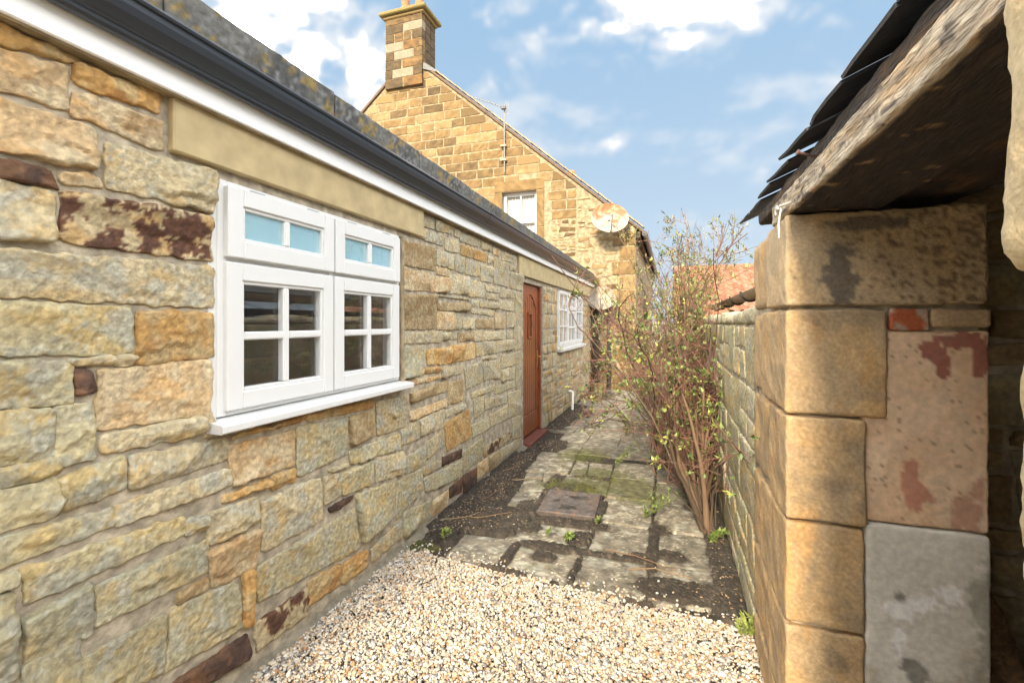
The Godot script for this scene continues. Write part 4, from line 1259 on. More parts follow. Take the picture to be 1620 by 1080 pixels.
	for q: PackedVector2Array in courses(-9.58, -2.46, 0.0, 1.49, .18, .36, .28, .62, .014, 85):
		k += 1
		var ce := centre(q)
		var l := PackedVector2Array()
		for p in q: l.append(p - ce)
		part(gw, "stone", rock(l, .018 if ce.x > -4.5 else .045, .010, .06, 6000 + k, PALW[(k * 5 + k / 4) % 4], rng.randf_range(.88, 1.08)), M.stone, Vector3(2.060, ce.y, ce.x), RIGHT)
	for j in 17:
		var z0 := -9.58 + j * .42
		part(gw, "coping", block(Vector3(2.052, 1.492, z0), Vector3(2.45, 1.565 + .02 * sin(j * 2.1), z0 + .405), .04, .035, .012, Vector3(j * 2, 1, 1), func(p: Vector3) -> Color: return stone_color(p, PALW[1], 1.0)), M.stone)

# ---------------------------------------------------------------- what shows over the garden wall
func pantile(col: Color) -> ArrayMesh:
	var g := Geo.new()
	var n := 9
	var k := 0
	for j in 2:
		for e in n:
			var t := e / float(n - 1)
			g.v.append(Vector3(t * .25 - .125, .035 * sin(t * TAU) + .012, .17 - .34 * j + 0.0))
			g.n.append(Vector3.UP)
			g.c.append(col)
	grid_normals(g, k, n, 2, Vector3.UP)
	# thick front edge
	for e in n - 1:
		var a := g.v[e]
		var b := g.v[e + 1]
		g.quad(a, b, b - Vector3(0, .016, 0), a - Vector3(0, .016, 0), Vector3(0, 0, 1), col)
	return g.mesh()

func neighbours() -> void:
	# pantiled building across the end, roof slope turned to the yard
	var o := thing("pantiled_building", "building with a sunlit orange pantile roof seen beyond the garden wall", "building")
	part(o, "wall", box(Vector3(1.9, -.06, -17.0), Vector3(9.0, 1.75, -12.5)), M.mortar_warm)
	var g := Geo.new()
	prism(g, PackedVector2Array([Vector2(12.25, 1.72), Vector2(14.75, 3.06), Vector2(17.3, 1.72)]), 1.75, 9.15, Transform3D(Basis(Vector3(0, 0, -1), Vector3(0, 1, 0), Vector3(1, 0, 0)), Vector3.ZERO), Color(.3, .15, .09))
	part(o, "roof", g.mesh(), M.clay)
	var slope := atan2(1.34, 2.5)
	var meshes := [pantile(Color(.40, .165, .085)), pantile(Color(.46, .20, .11)), pantile(Color(.34, .135, .07)), pantile(Color(.44, .23, .14))]
	for r in 9:
		for c in 26:
			var d := .17 + r * .315
			part(o, "pantile", meshes[(r * 7 + c * 5 + r * c) % 4], M.clay, Vector3(1.95 + c * .235, 1.76 + d * sin(slope) + .02, -12.25 - d * cos(slope)), Basis(Vector3.RIGHT, slope - .05))
	for c in 15:
		g = Geo.new()
		tube(g, PackedVector3Array([Vector3(1.8 + c * .46, 3.06, -14.75), Vector3(2.25 + c * .46, 3.07, -14.75)]), .13, .13, 12, Color(.40, .18, .10))
		part(o, "ridge_tile", g.mesh(), M.clay)
	# nearer lean-to behind the wall, its brown eaves gutter hung on dark brackets
	var s := thing("lean_to", "lean-to shed with a brown half-round gutter just over the garden wall", "shed")
	part(s, "wall", box(Vector3(2.62, -.06, -9.0), Vector3(4.6, 1.66, -2.95)), M.brown_post)
	g = Geo.new()
	prism(g, PackedVector2Array([Vector2(2.46, 1.79), Vector2(2.46, 1.83), Vector2(4.7, 2.25), Vector2(4.7, 2.2)]), -9.1, -2.9)
	part(s, "roof", g.mesh(), M.roof)
	g = Geo.new()
	var n := 40
	for j in n:   # half-round trough
		for e in 10:
			var a0 := PI + PI * e / 10.0
			var a1 := PI + PI * (e + 1) / 10.0
			var z0 := -2.95 - 6.1 * j / n
			var z1 := -2.95 - 6.1 * (j + 1) / n
			g.quad(Vector3(2.42 + .075 * cos(a0), 1.80 + .075 * sin(a0), z0), Vector3(2.42 + .075 * cos(a1), 1.80 + .075 * sin(a1), z0), Vector3(2.42 + .075 * cos(a1), 1.80 + .075 * sin(a1), z1), Vector3(2.42 + .075 * cos(a0), 1.80 + .075 * sin(a0), z1), Vector3(cos(a0), sin(a0), 0), Color(.30, .20, .12))
	part(s, "gutter", g.mesh(), M.clay)
	for j in 7:
		g = Geo.new()
		var pts := PackedVector3Array()
		for e in 13:
			var a := PI * .95 + PI * 1.1 * e / 12.0
			pts.append(Vector3(2.42 + .084 * cos(a), 1.80 + .084 * sin(a), -3.3 - j * .9))
		tube(g, pts, .012, .012, 6)
		part(s, "gutter_bracket", g.mesh(), M.black_pipe)
	var bp := thing("brick_pier", "small stub of red brickwork beside the lean-to gutter, over the far wall", "brickwork")
	for r in 8:
		for c in 2:
			part(bp, "brick", box(Vector3(2.25 + c * .222, 1.22 + r * .075, -9.85), Vector3(2.462 + c * .222, 1.285 + r * .075, -9.72), .006, Color(.50, .17, .09) * rng.randf_range(.85, 1.2)), M.clay)
	part(bp, "pier_mortar", box(Vector3(2.256, -.06, -9.84), Vector3(2.68, 1.80, -9.73)), M.mortar)
	# a chimney far behind the house ridge
	var fc := thing("far_chimney", "orange clay chimney pot just showing above the house roof slope", "chimney")
	g = Geo.new()
	lathe(g, [Vector2(.14, 0), Vector2(.15, .1), Vector2(.13, .12), Vector2(.12, .5), Vector2(.14, .53), Vector2(.14, .6), Vector2(.1, .6)], 14, Transform3D(Basis(), Vector3(-1.62, 6.22, -16.2)), Color(.58, .30, .15))
	part(fc, "pot", g.mesh(), M.clay)
	part(fc, "stack", box(Vector3(-1.9, 4.5, -16.45), Vector3(-1.34, 6.23, -15.95), .02), M.mortar_warm)

# ---------------------------------------------------------------- floor of the yard
var FLAT := Basis(Vector3(1, 0, 0), Vector3(0, 0, -1), Vector3(0, 1, 0))
var PALF := [
	[Color(0.310, 0.273, 0.211), Color(0.259, 0.233, 0.185), Color(0.341, 0.296, 0.237), 1],
	[Color(0.288, 0.255, 0.200), Color(0.237, 0.218, 0.174), Color(0.325, 0.281, 0.222), 1],
	[Color(0.325, 0.281, 0.222), Color(0.267, 0.241, 0.188), Color(0.200, 0.193, 0.126), 1],
]
# flagstones by their corners (x, z in centimetres)
var FLAGS := [
	[33, -298, 70, -301, 69, -263, 34, -268], [75, -298, 113, -296, 112, -260, 73, -266], [116, -296, 154, -296, 155, -256, 115, -261], [158, -297, 196, -299, 196, -264, 157, -257],
	[66, -334, 114, -336, 114, -300, 62, -303], [119, -348, 154, -346, 155, -301, 118, -300], [161, -345, 196, -346, 195, -304, 160, -302],
	[116, -398, 154, -400, 154, -352, 119, -353], [158, -398, 190, -400, 189, -352, 157, -351],
	[42, -388, 62, -396, 61, -361, 43, -362], [40, -410, 59, -424, 62, -400, 42, -395], [34, -442, 49, -447, 53, -423, 39, -414], [50, -447, 65, -450, 66, -430, 55, -427],
	[32, -494, 69, -498, 72, -452, 31, -449], [29, -519, 66, -520, 69, -500, 29, -497], [88, -494, 111, -494, 113, -453, 93, -450], [73, -496, 86, -496, 90, -453, 75, -452],
	[117, -452, 153, -454, 153, -404, 117, -404], [157, -450, 193, -452, 190, -404, 157, -402], [156, -505, 195, -505, 196, -456, 157, -454], [115, -505, 152, -505, 153, -458, 115, -456],
	[74, -448, 114, -448, 115, -407, 73, -408],
]

func moss(x: float, z: float) -> float:
	var b := 0.0
	for m in [[.95, -4.2, .45, .22], [1.3, -4.35, .3, .3], [1.05, -4.6, .3, .2], [1.45, -4.1, .2, .2], [.75, -5.2, .3, .3], [1.9, -4.7, .15, .6], [.1, -2.75, .2, .1]]:
		b = maxf(b, exp(-pow((x - m[0]) / m[2], 2) - pow((z - m[1]) / m[3], 2)))
	return b

func soil_cover(x: float, z: float) -> float:
	var c := 0.0
	for b in [  # where earth lies over the stones: x, z, half widths, depth
		[.12, -3.6, .24, .75, 1.3], [.10, -4.6, .22, .6, 1.2], [.45, -3.32, .30, .18, 1.25], [.50, -3.12, .2, .1, 1.0], [.60, -3.50, .13, .3, 1.1], [.95, -3.40, .35, .09, 1.15], [.70, -3.22, .14, .10, 1.0], [1.08, -3.18, .10, .14, 1.1], [.92, -2.99, .26, .07, 1.2], [.92, -2.86, .10, .07, 1.1],
		[.71, -2.80, .04, .25, 1.2], [1.14, -2.75, .035, .25, 1.0], [1.30, -3.0, .35, .05, .9], [.55, -2.62, .4, .04, 1.1], [1.0, -2.57, .4, .035, 1.1], [1.35, -2.55, .3, .03, .9], [1.75, -2.72, .28, .13, 1.3], [1.98, -3.4, .09, 1.4, 1.2], [1.57, -3.25, .045, .5, 1.1], [1.52, -3.03, .12, .09, 1.0], [1.68, -3.12, .12, .1, .95], [1.62, -3.5, .1, .12, .9],
		[.36, -5.50, .16, .28, 1.3], [.82, -4.12, .28, .14, 1.05], [1.16, -3.7, .05, .3, 1.0], [.65, -4.2, .07, .3, .9], [.12, -7.3, .22, 1.2, 1.2], [.35, -7.5, .2, .4, .9], [.25, -9.6, .4, .7, 1.0], [1.0, -4.46, .3, .06, .85], [2.0, -6.5, .14, 2.5, 1.1], [1.85, -4.0, .1, .1, .9]]:
		c = maxf(c, b[4] * exp(-pow(absf(x - b[0]) / b[2], 3.0) - pow(absf(z - b[1]) / b[3], 3.0)))
	c += 0.34 * nb.get_noise_2d(x * 5.5, z * 5.5) + .20 * na.get_noise_2d(x * 20.0, z * 20.0)
	return c

func soil_height(x: float, z: float) -> float:
	var c := soil_cover(x, z)
	var h := lerpf(0.008, 0.036, smoothstep(.56, .76, c)) + .012 * maxf(0.0, c - .6)
	h += 0.005 * na.get_noise_2d(x * 30.0, z * 30.0) + .004 * na.get_noise_2d(x * 80.0, z * 80.0)
	h += .010 * smoothstep(.45, .8, moss(x, z) + .4 * nb.get_noise_2d(x * 9.0, z * 9.0))
	return h

func gravel_edge(x: float) -> float:
	return -2.695 + .09 * x + .03 * nb.get_noise_2d(x * 5.0, 3.0) + .012 * na.get_noise_2d(x * 25.0, 3.0)

func paving() -> void:
	var so := thing("earth", "", "", Vector3.ZERO, "", "structure")
	for band in [[-2.2, -6.2, .0135], [-6.2, -10.6, .035], [-10.6, -13.0, .1]]:
		var g := Geo.new()
		var nx := int(2.12 / band[2])
		var nz := int((band[0] - band[1]) / band[2])
		for j in nz + 1:
			for e in nx + 1:
				var x := -.02 + 2.12 * e / nx
				var z := lerpf(band[0], band[1], float(j) / nz)
				var h := soil_height(x, z)
				if z > gravel_edge(x): h = minf(h, .012)
				g.v.append(Vector3(x, h, z))
				g.n.append(Vector3.UP)
				var c := Color(.062, .048, .037).lerp(Color(.10, .082, .062), smoothstep(-.1, .5, nb.get_noise_2d(x * 6.0, z * 6.0)))
				c = c.lerp(Color(.24, .19, .13), .8 * smoothstep(.42, .6, na.get_noise_2d(x * 130.0, z * 130.0)))
				var mo := moss(x, z) + .5 * nb.get_noise_2d(x * 8.0, z * 8.0 + 50.0)
				c = c.lerp(Color(.115, .125, .022), .85 * smoothstep(.5, .75, mo))
				g.c.append(c)
		grid_normals(g, 0, nx + 1, nz + 1, Vector3.UP)
		part(so, "earth_bed", g.mesh(), M.soil)
	var bed := Geo.new()
	bed.quad(Vector3(-.02, -.012, 3.0), Vector3(2.06, -.012, 3.0), Vector3(2.06, -.012, -2.3), Vector3(-.02, -.012, -2.3), Vector3.UP, Color(.32, .25, .17))
	part(so, "gravel_bed", bed.mesh(), M.soil)
	var pv := thing("paving", "", "", Vector3.ZERO, "", "structure")
	var list := []
	for f in FLAGS:
		list.append(PackedVector2Array([Vector2(f[0], -f[1]) * .01, Vector2(f[2], -f[3]) * .01, Vector2(f[4], -f[5]) * .01, Vector2(f[6], -f[7]) * .01]))
	# beyond the door the paving runs on in straight rows
	var r := RandomNumberGenerator.new()
	r.seed = 44
	var z := 5.24
	var row := 0
	while z < 10.4:
		var d: float = [.46, .52, .40, .58][row % 4]
		var xs := [.06, .34, .69, 1.08, 1.47, 1.97] if row % 2 else [.06, .45, .69, 1.22, 1.48, 1.97]
		for e in xs.size() - 1:
			if row < 2 and e == 0: continue
			list.append(PackedVector2Array([Vector2(xs[e] + .008, z + d - .012 + r.randf_range(-.008, .004)), Vector2(xs[e + 1] - .008, z + d - .012 + r.randf_range(-.008, .004)), Vector2(xs[e + 1] - .008 + r.randf_range(-.008, 0), z + .006), Vector2(xs[e] + .008 + r.randf_range(0, .008), z + .006)]))
		z += d
		row += 1
	var k := 0
	for q: PackedVector2Array in list:
		k += 1
		var ce := centre(q)
		var l := PackedVector2Array()
		for p in q: l.append(p - ce)
		for e in 4: l[e] += l[e].normalized() * .018
		var m := rock(l, .012 if ce.y < 5.3 else .05, .0045, .004, 7000 + k, PALF[k % 3], r.randf_range(.92, 1.12), 1.0, .012)
		# earth trodden and washed onto the stone
		var arr := m.surface_get_arrays(0)
		var vs: PackedVector3Array = arr[Mesh.ARRAY_VERTEX]
		var cs: PackedColorArray = arr[Mesh.ARRAY_COLOR]
		for e in vs.size():
			var wx := ce.x + vs[e].x
			var wz := -ce.y - vs[e].y
			var t := soil_cover(wx, wz) + .16 * na.get_noise_2d(wx * 60.0, wz * 60.0) + .14 * nb.get_noise_2d(wx * 14.0, wz * 14.0)
			cs[e] = cs[e].lerp(Color(.085, .068, .05), .85 * smoothstep(.40, .70, t))
			cs[e] = cs[e].lerp(Color(.13, .135, .035), .75 * smoothstep(.22, .65, moss(wx, wz) + .5 * nb.get_noise_2d(wx * 12.0, wz * 12.0)))
		arr[Mesh.ARRAY_COLOR] = cs
		m = ArrayMesh.new()
		m.add_surface_from_arrays(Mesh.PRIMITIVE_TRIANGLES, arr)
		part(pv, "flagstone", m, M.flag, Vector3(ce.x, .0235 + r.randf_range(-.002, .003), -ce.y), FLAT * Basis.from_euler(Vector3(r.randf_range(-.006, .006), r.randf_range(-.006, .006), 0)))
	# iron inspection cover
	var ic := thing("inspection_cover", "rusty grey square inspection cover lying among the flagstones", "cover", Vector3(.91, .03, -3.76))
	var g := Geo.new()
	var B := Transform3D(Basis(Vector3.UP, .04), Vector3.ZERO)
	part(ic, "plate", block(Vector3(-.222, -.01, -.24), Vector3(.222, .016, .24), .009, .004, .0015, Vector3(3, 1, 2), cover_color), M.iron, Vector3.ZERO, B.basis)
	g = Geo.new()
	gbox(g, Vector3(-.235, -.02, -.253), Vector3(.235, .006, -.243), .002, Color(.13, .10, .085), B)
	gbox(g, Vector3(-.235, -.02, .243), Vector3(.235, .006, .253), .002, Color(.13, .10, .085), B)
	gbox(g, Vector3(-.236, -.02, -.2425), Vector3(-.2255, .006, .2425), .002, Color(.13, .10, .085), B)
	gbox(g, Vector3(.2255, -.02, -.2425), Vector3(.236, .006, .2425), .002, Color(.13, .10, .085), B)
	part(ic, "rim", g.mesh(), M.iron)

func cover_color(p: Vector3) -> Color:
	var c := Color(.20, .17, .155).lerp(Color(.15, .13, .125), smoothstep(-.2, .4, nb.get_noise_3dv(p * 6.0)))
	c = c.lerp(Color(.27, .15, .10), .8 * smoothstep(.1, .4, nb.get_noise_3dv(p * 9.0 + Vector3(4, 4, 4))) * smoothstep(.1, .22, maxf(absf(p.x), absf(p.z))))
	var d := 0.0
	for q in [[.03, -.11, .11, .05], [.0, .12, .10, .06], [-.12, .0, .05, .04]]:
		d = maxf(d, 1.0 - Vector2((p.x - q[0]) / q[2], (p.z - q[1]) / q[3]).length() + .8 * nb.get_noise_3dv(p * 14.0) + .35 * na.get_noise_3dv(p * 60.0))
	return c.lerp(Color(.045, .038, .03), .92 * smoothstep(.15, .4, d))

func chip(seed_: int) -> ArrayMesh:
	var r := RandomNumberGenerator.new()
	r.seed = seed_
	var t := (1.0 + sqrt(5.0)) / 2.0
	var vs := []
	for a in [[-1, t, 0], [1, t, 0], [-1, -t, 0], [1, -t, 0], [0, -1, t], [0, 1, t], [0, -1, -t], [0, 1, -t], [t, 0, -1], [t, 0, 1], [-t, 0, -1], [-t, 0, 1]]:
		vs.append(Vector3(a[0], a[1], a[2]).normalized() * r.randf_range(.78, 1.15))
	var fs := [[0, 11, 5], [0, 5, 1], [0, 1, 7], [0, 7, 10], [0, 10, 11], [1, 5, 9], [5, 11, 4], [11, 10, 2], [10, 7, 6], [7, 1, 8], [3, 9, 4], [3, 4, 2], [3, 2, 6], [3, 6, 8], [3, 8, 9], [4, 9, 5], [2, 4, 11], [6, 2, 10], [8, 6, 7], [9, 8, 1]]
	# one round of subdivision keeps chips from looking faceted
	var g := Geo.new()
	for v: Vector3 in vs:
		g.v.append(v)
		g.n.append(v.normalized())
		g.c.append(W)
	var mids := {}
	var mid := func(a: int, b: int) -> int:
		var key := Vector2i(mini(a, b), maxi(a, b))
		if not mids.has(key):
			var p: Vector3 = (g.v[a] + g.v[b]) * .5 * r.randf_range(1.0, 1.1)
			mids[key] = g.v.size()
			g.v.append(p)
			g.n.append(p.normalized())
			g.c.append(W)
		return mids[key]
	for f in fs:
		var a: int = mid.call(f[0], f[1])
		var b: int = mid.call(f[1], f[2])
		var c: int = mid.call(f[2], f[0])
		for q in [[f[0], a, c], [f[1], b, a], [f[2], c, b], [a, b, c]]:
			var nn := (g.v[q[2]] - g.v[q[0]]).cross(g.v[q[1]] - g.v[q[0]])
			if nn.dot(g.v[q[0]]) > 0.0: g.i.append_array([q[0], q[1], q[2]])
			else: g.i.append_array([q[0], q[2], q[1]])
	return g.mesh()

func multi(called: String, label: String, category: String, mesh: Mesh, m: Material, xf: Array, cols: Array) -> void:
	var mm := MultiMesh.new()
	mm.transform_format = MultiMesh.TRANSFORM_3D
	mm.use_colors = true
	mm.mesh = mesh
	mm.instance_count = xf.size()
	for j in xf.size():
		mm.set_instance_transform(j, xf[j])
		mm.set_instance_color(j, cols[j])
	var o := MultiMeshInstance3D.new()
	o.multimesh = mm
	o.material_override = m
	top(o, called, label, category, Vector3.ZERO, "", "stuff")

func gravel() -> void:
	var r := RandomNumberGenerator.new()
	r.seed = 91
	var pal := [Color(0.482, 0.396, 0.288), Color(0.516, 0.460, 0.374), Color(0.516, 0.494, 0.464), Color(0.430, 0.318, 0.202), Color(0.447, 0.353, 0.249), Color(0.533, 0.507, 0.456), Color(0.327, 0.194, 0.099), Color(0.310, 0.305, 0.310), Color(0.404, 0.396, 0.387), Color(0.490, 0.417, 0.323), Color(0.189, 0.168, 0.150), Color(0.464, 0.370, 0.267), Color(0.516, 0.490, 0.439)]
	for v in 1:
		var xf := []
		var cols := []
		for k in 82000:
			var x := r.randf_range(.02, 2.05)
			var near := k < 71000
			var z := r.randf_range(-2.78, -1.0) if near else r.randf_range(-1.0, 1.2)
			var e := gravel_edge(x)
			if z < e:
				if r.randf() > .16 * exp((z - e) / .04): continue
			var s := r.randf_range(.0042, .0080) * (1.0 if near else 1.5)
			if r.randf() < .10: s *= 1.55
			elif r.randf() < .2: s *= .6
			var lay := r.randf()
			var y := .002 + .022 * lay + .008 * nb.get_noise_2d(x * 4.0, z * 4.0)
			if z < e: y = maxf(soil_height(x, z), .026) + .003
			var B := Basis(Vector3(r.randf_range(-1, 1), r.randf_range(-1, 1), r.randf_range(-1, 1)).normalized(), r.randf() * TAU)
			B = B.scaled_local(Vector3(s * r.randf_range(.9, 1.5), s * r.randf_range(.5, .85), s * r.randf_range(.8, 1.15)))
			if r.randf() < .6: B = Basis(Vector3.UP, r.randf() * TAU) * Basis(Vector3.RIGHT, r.randf_range(-.5, .5)) * Basis().scaled(Vector3(s * r.randf_range(1.0, 1.5), s * r.randf_range(.5, .8), s))
			xf.append(Transform3D(B, Vector3(x, y, z)))
			var c: Color = pal[r.randi() % pal.size()]
			cols.append(c * r.randf_range(.85, 1.1))
		multi("gravel", "loose cream, white and tan gravel covering the near ground", "gravel", chip(5 + v), M.pebble, xf, cols)
	# crumbs, dead leaf and bark on the earth
	var xf2 := []
	var cols2 := []
	for k in 7000:
		var x := r.randf_range(.05, 2.05)
		var z := r.randf_range(-2.62, -10.3)
		if r.randf() < .6: x = .06 + absf(r.randfn(0, .22))
		elif r.randf() < .4: x = 2.03 - absf(r.randfn(0, .13))
		if x > 2.04 or x < .05: continue
		var h := soil_height(x, z)
		if h < .024 and r.randf() < .85: continue
		var s := r.randf_range(.0025, .007)
		var B := Basis(Vector3(r.randf_range(-.4, .4), 1, r.randf_range(-.4, .4)).normalized(), r.randf() * TAU)
		B = B.scaled_local(Vector3(s * r.randf_range(.8, 2.2), s * .35, s))
		xf2.append(Transform3D(B, Vector3(x, maxf(h, .02) + .002, z)))
		cols2.append([Color(.20, .12, .06), Color(.32, .21, .11), Color(.09, .065, .045), Color(.13, .09, .06), Color(.30, .22, .13), Color(.07, .055, .045), Color(.24, .13, .07), Color(.40, .33, .23)][r.randi() % 8])
	multi("leaf_litter", "brown crumbs of bark and dead leaf scattered along the wall foot", "litter", chip(9), M.pebble, xf2, cols2)

# ---------------------------------------------------------------- dishes, aerial, post
func dish(label: String, at: Vector3, rad: float, face: Vector3, rust: float, mount: Vector3) -> void:
	var o := thing("satellite_dish", label, "satellite dish", at, "satellite dishes on the gable")
	var fz := face.normalized()
	var fx := Vector3.UP.cross(fz).normalized()
	var B := Basis(fx, fz.cross(fx), fz)
	var g := Geo.new()
	var seg := 30
	var rings := 9
	for side in 2:
		var k := g.v.size()
		for j in rings + 1:
			for e in seg + 1:
				var a := TAU * e / seg
				var q := rad * j / rings
				var p := Vector3(q * cos(a), q * sin(a) * .92, .28 * q * q / rad - (.006 if side else 0.0))
				g.v.append(p)
				g.n.append(Vector3(0, 0, 1))
				var t := nb.get_noise_3dv(p * 5.0 + at) + .4 * na.get_noise_3dv(p * 25.0) + (p.y / rad) * .8
				var c := Color(.30, .265, .215).lerp(Color(.27, .10, .032), rust * smoothstep(-.05, .22, t))
				c = c.lerp(Color(.50, .40, .25), .5 * smoothstep(.0, .4, nb.get_noise_3dv(p * 9.0)))
				g.c.append(c)
		grid_normals(g, k, seg + 1, rings + 1, Vector3(0, 0, 1) if side == 0 else Vector3(0, 0, -1))
		for e in seg + 1: g.n[k + e] = Vector3(0, 0, 1 if side == 0 else -1)
	for e in seg:
		var a0 := TAU * e / seg
		var a1 := TAU * (e + 1) / seg
		var p0 := Vector3(rad * cos(a0), rad * sin(a0) * .92, .28 * rad)
		var p1 := Vector3(rad * cos(a1), rad * sin(a1) * .92, .28 * rad)
		g.quad(p0, p1, p1 - Vector3(0, 0, .006), p0 - Vector3(0, 0, .006), Vector3(p0.x, p0.y, 0), Color(.55, .5, .42))
	part(o, "reflector", g.mesh(), M.dish, Vector3.ZERO, B)
	g = Geo.new()
	tube(g, PackedVector3Array([Vector3(0, -rad * .9, .2 * rad), Vector3(0, -rad * .85, .55 * rad), Vector3(0, -rad * .35, 1.05 * rad)]), .016, .012, 8, Color(.20, .16, .12))
	tube(g, PackedVector3Array([Vector3(0, -rad * .36, 1.03 * rad), Vector3(0, -rad * .26, .85 * rad)]), .035, .03, 10, Color(.30, .27, .24))
	part(o, "receiver_arm", g.mesh(), M.dish, Vector3.ZERO, B)
	g = Geo.new()
	var back := B * Vector3(0, 0, -.02)
	tube(g, PackedVector3Array([back, back + (mount - back) * .5 + Vector3(0, -.05, 0), mount]), .022, .022, 8, Color(.16, .11, .08))
	gbox(g, mount - Vector3(.07, .07, .012), mount + Vector3(.07, .07, .006), .004, Color(.16, .11, .08))
	part(o, "bracket", g.mesh(), M.dish)

func fixtures() -> void:
	dish("large rust-stained satellite dish high on the gable near the roof edge", Vector3(.42, 3.72, GZ + .34), .40, Vector3(.28, .42, 1), 1.0, Vector3(.28, -.2, -.33))
	dish("smaller pale satellite dish low beside the outbuilding's far corner", Vector3(.27, 2.02, GZ + .40), .295, Vector3(.05, .30, 1), .15, Vector3(.0, .05, -.39))
	var a := thing("television_aerial", "thin grey television aerial on a pole against the gable", "aerial", Vector3(-2.08, 5.1, GZ + .08))
	var g := Geo.new()
	tube(g, PackedVector3Array([Vector3(0, 0, 0), Vector3(0, 1.62, 0)]), .016, .016, 8, Color(.22, .215, .205))
	part(a, "pole", g.mesh(), M.dish)
	g = Geo.new()
	var d := Vector3(-.66, .20, .35)
	tube(g, PackedVector3Array([Vector3(.05, 1.52, 0), Vector3(.05, 1.52, 0) + d]), .012, .010, 6, Color(.3, .3, .3))
	for k in 12:
		var p := Vector3(.05, 1.52, 0) + d * (k + .3) / 12.0
		var w := d.cross(Vector3.UP).normalized() * .09
		tube(g, PackedVector3Array([p - w, p + w]), .004, .004, 4, Color(.3, .3, .3))
	for k in 3:
		tube(g, PackedVector3Array([Vector3(.03 + .03 * k, 1.36, -.02), Vector3(.03 + .03 * k, 1.70, -.02)]), .005, .005, 4, Color(.3, .3, .3))
	gbox(g, Vector3(-.06, 1.48, .02), Vector3(.06, 1.56, .10), .01, Color(.12, .12, .12))
	part(a, "antenna", g.mesh(), M.dish)
	g = Geo.new()
	for y: float in [.28, .62]: gbox(g, Vector3(-.1, y, -.075), Vector3(.05, y + .04, .03), .005, Color(.45, .33, .22))
	part(a, "bracket", g.mesh(), M.dish)
	var sb := MeshInstance3D.new()
	sb.mesh = block(Vector3(-.16, -.06, -.14), Vector3(.16, .19, .14), .04, .025, .012, Vector3(3, 3, 3), func(p: Vector3) -> Color: return stone_color(p, PALG[2], 0))
	sb.material_override = M.stone
	top(sb, "stone_block", "squared yellow stone block under the brown post by the gable", "stone block", Vector3(.18, 0, GZ + .28))
	var tp := thing("timber_post", "brown timber post standing on a stone block in the far corner", "post", Vector3(.115, .19, GZ + .22))
	part(tp, "shaft", box(Vector3(-.06, 0, -.06), Vector3(.06, 1.75, .06), .006), M.brown_post)
	part(tp, "cap", box(Vector3(-.075, 1.752, -.075), Vector3(.075, 1.80, .075), .006), M.brown_post)

# ---------------------------------------------------------------- shrubs
func leaf(g: Geo, p: Vector3, dir: Vector3, side: Vector3, len_: float, wid: float, col: Color) -> void:
	var nn := dir.cross(side).normalized()
	var k := g.v.size()
	var m := p + dir * len_ * .45 + nn * len_ * .05
	g.v.append_array([p, m + side * wid * .5 + nn * wid * .14, p + dir * len_ - nn * len_ * .10, m - side * wid * .5 + nn * wid * .14, m])
	for e in 5:
		g.n.append((nn + (side * .3 if e == 1 else -side * .3 if e == 3 else Vector3.ZERO)).normalized())
		g.c.append(col)
	g.i.append_array([k, k + 1, k + 4, k + 1, k + 2, k + 4, k, k + 4, k + 3, k + 4, k + 2, k + 3])

func rdir(r: RandomNumberGenerator) -> Vector3:
	return Vector3(r.randfn(0, 1), r.randfn(0, 1), r.randfn(0, 1)).normalized()

func grow(r: RandomNumberGenerator, p: Vector3, d: Vector3, len_: float, n: int, droop: float, jit: float) -> PackedVector3Array:
	var out := PackedVector3Array([p])
	for k in n:
		d = (d + rdir(r) * jit + Vector3(0, -droop, 0)).normalized()
		if p.x < 1.15 - .1 * p.y: d = (d + Vector3(.50, .15, 0)).normalized()
		if p.y < .55 and p.x < 1.75: d = (d + Vector3(.12, .35, 0)).normalized()
		p += d * len_ / n
		if p.x > 2.03 and p.y < 1.62: p.x = 2.03 - r.randf() * .02
		if p.y < .035: p.y = .035
		out.append(p)
	return out

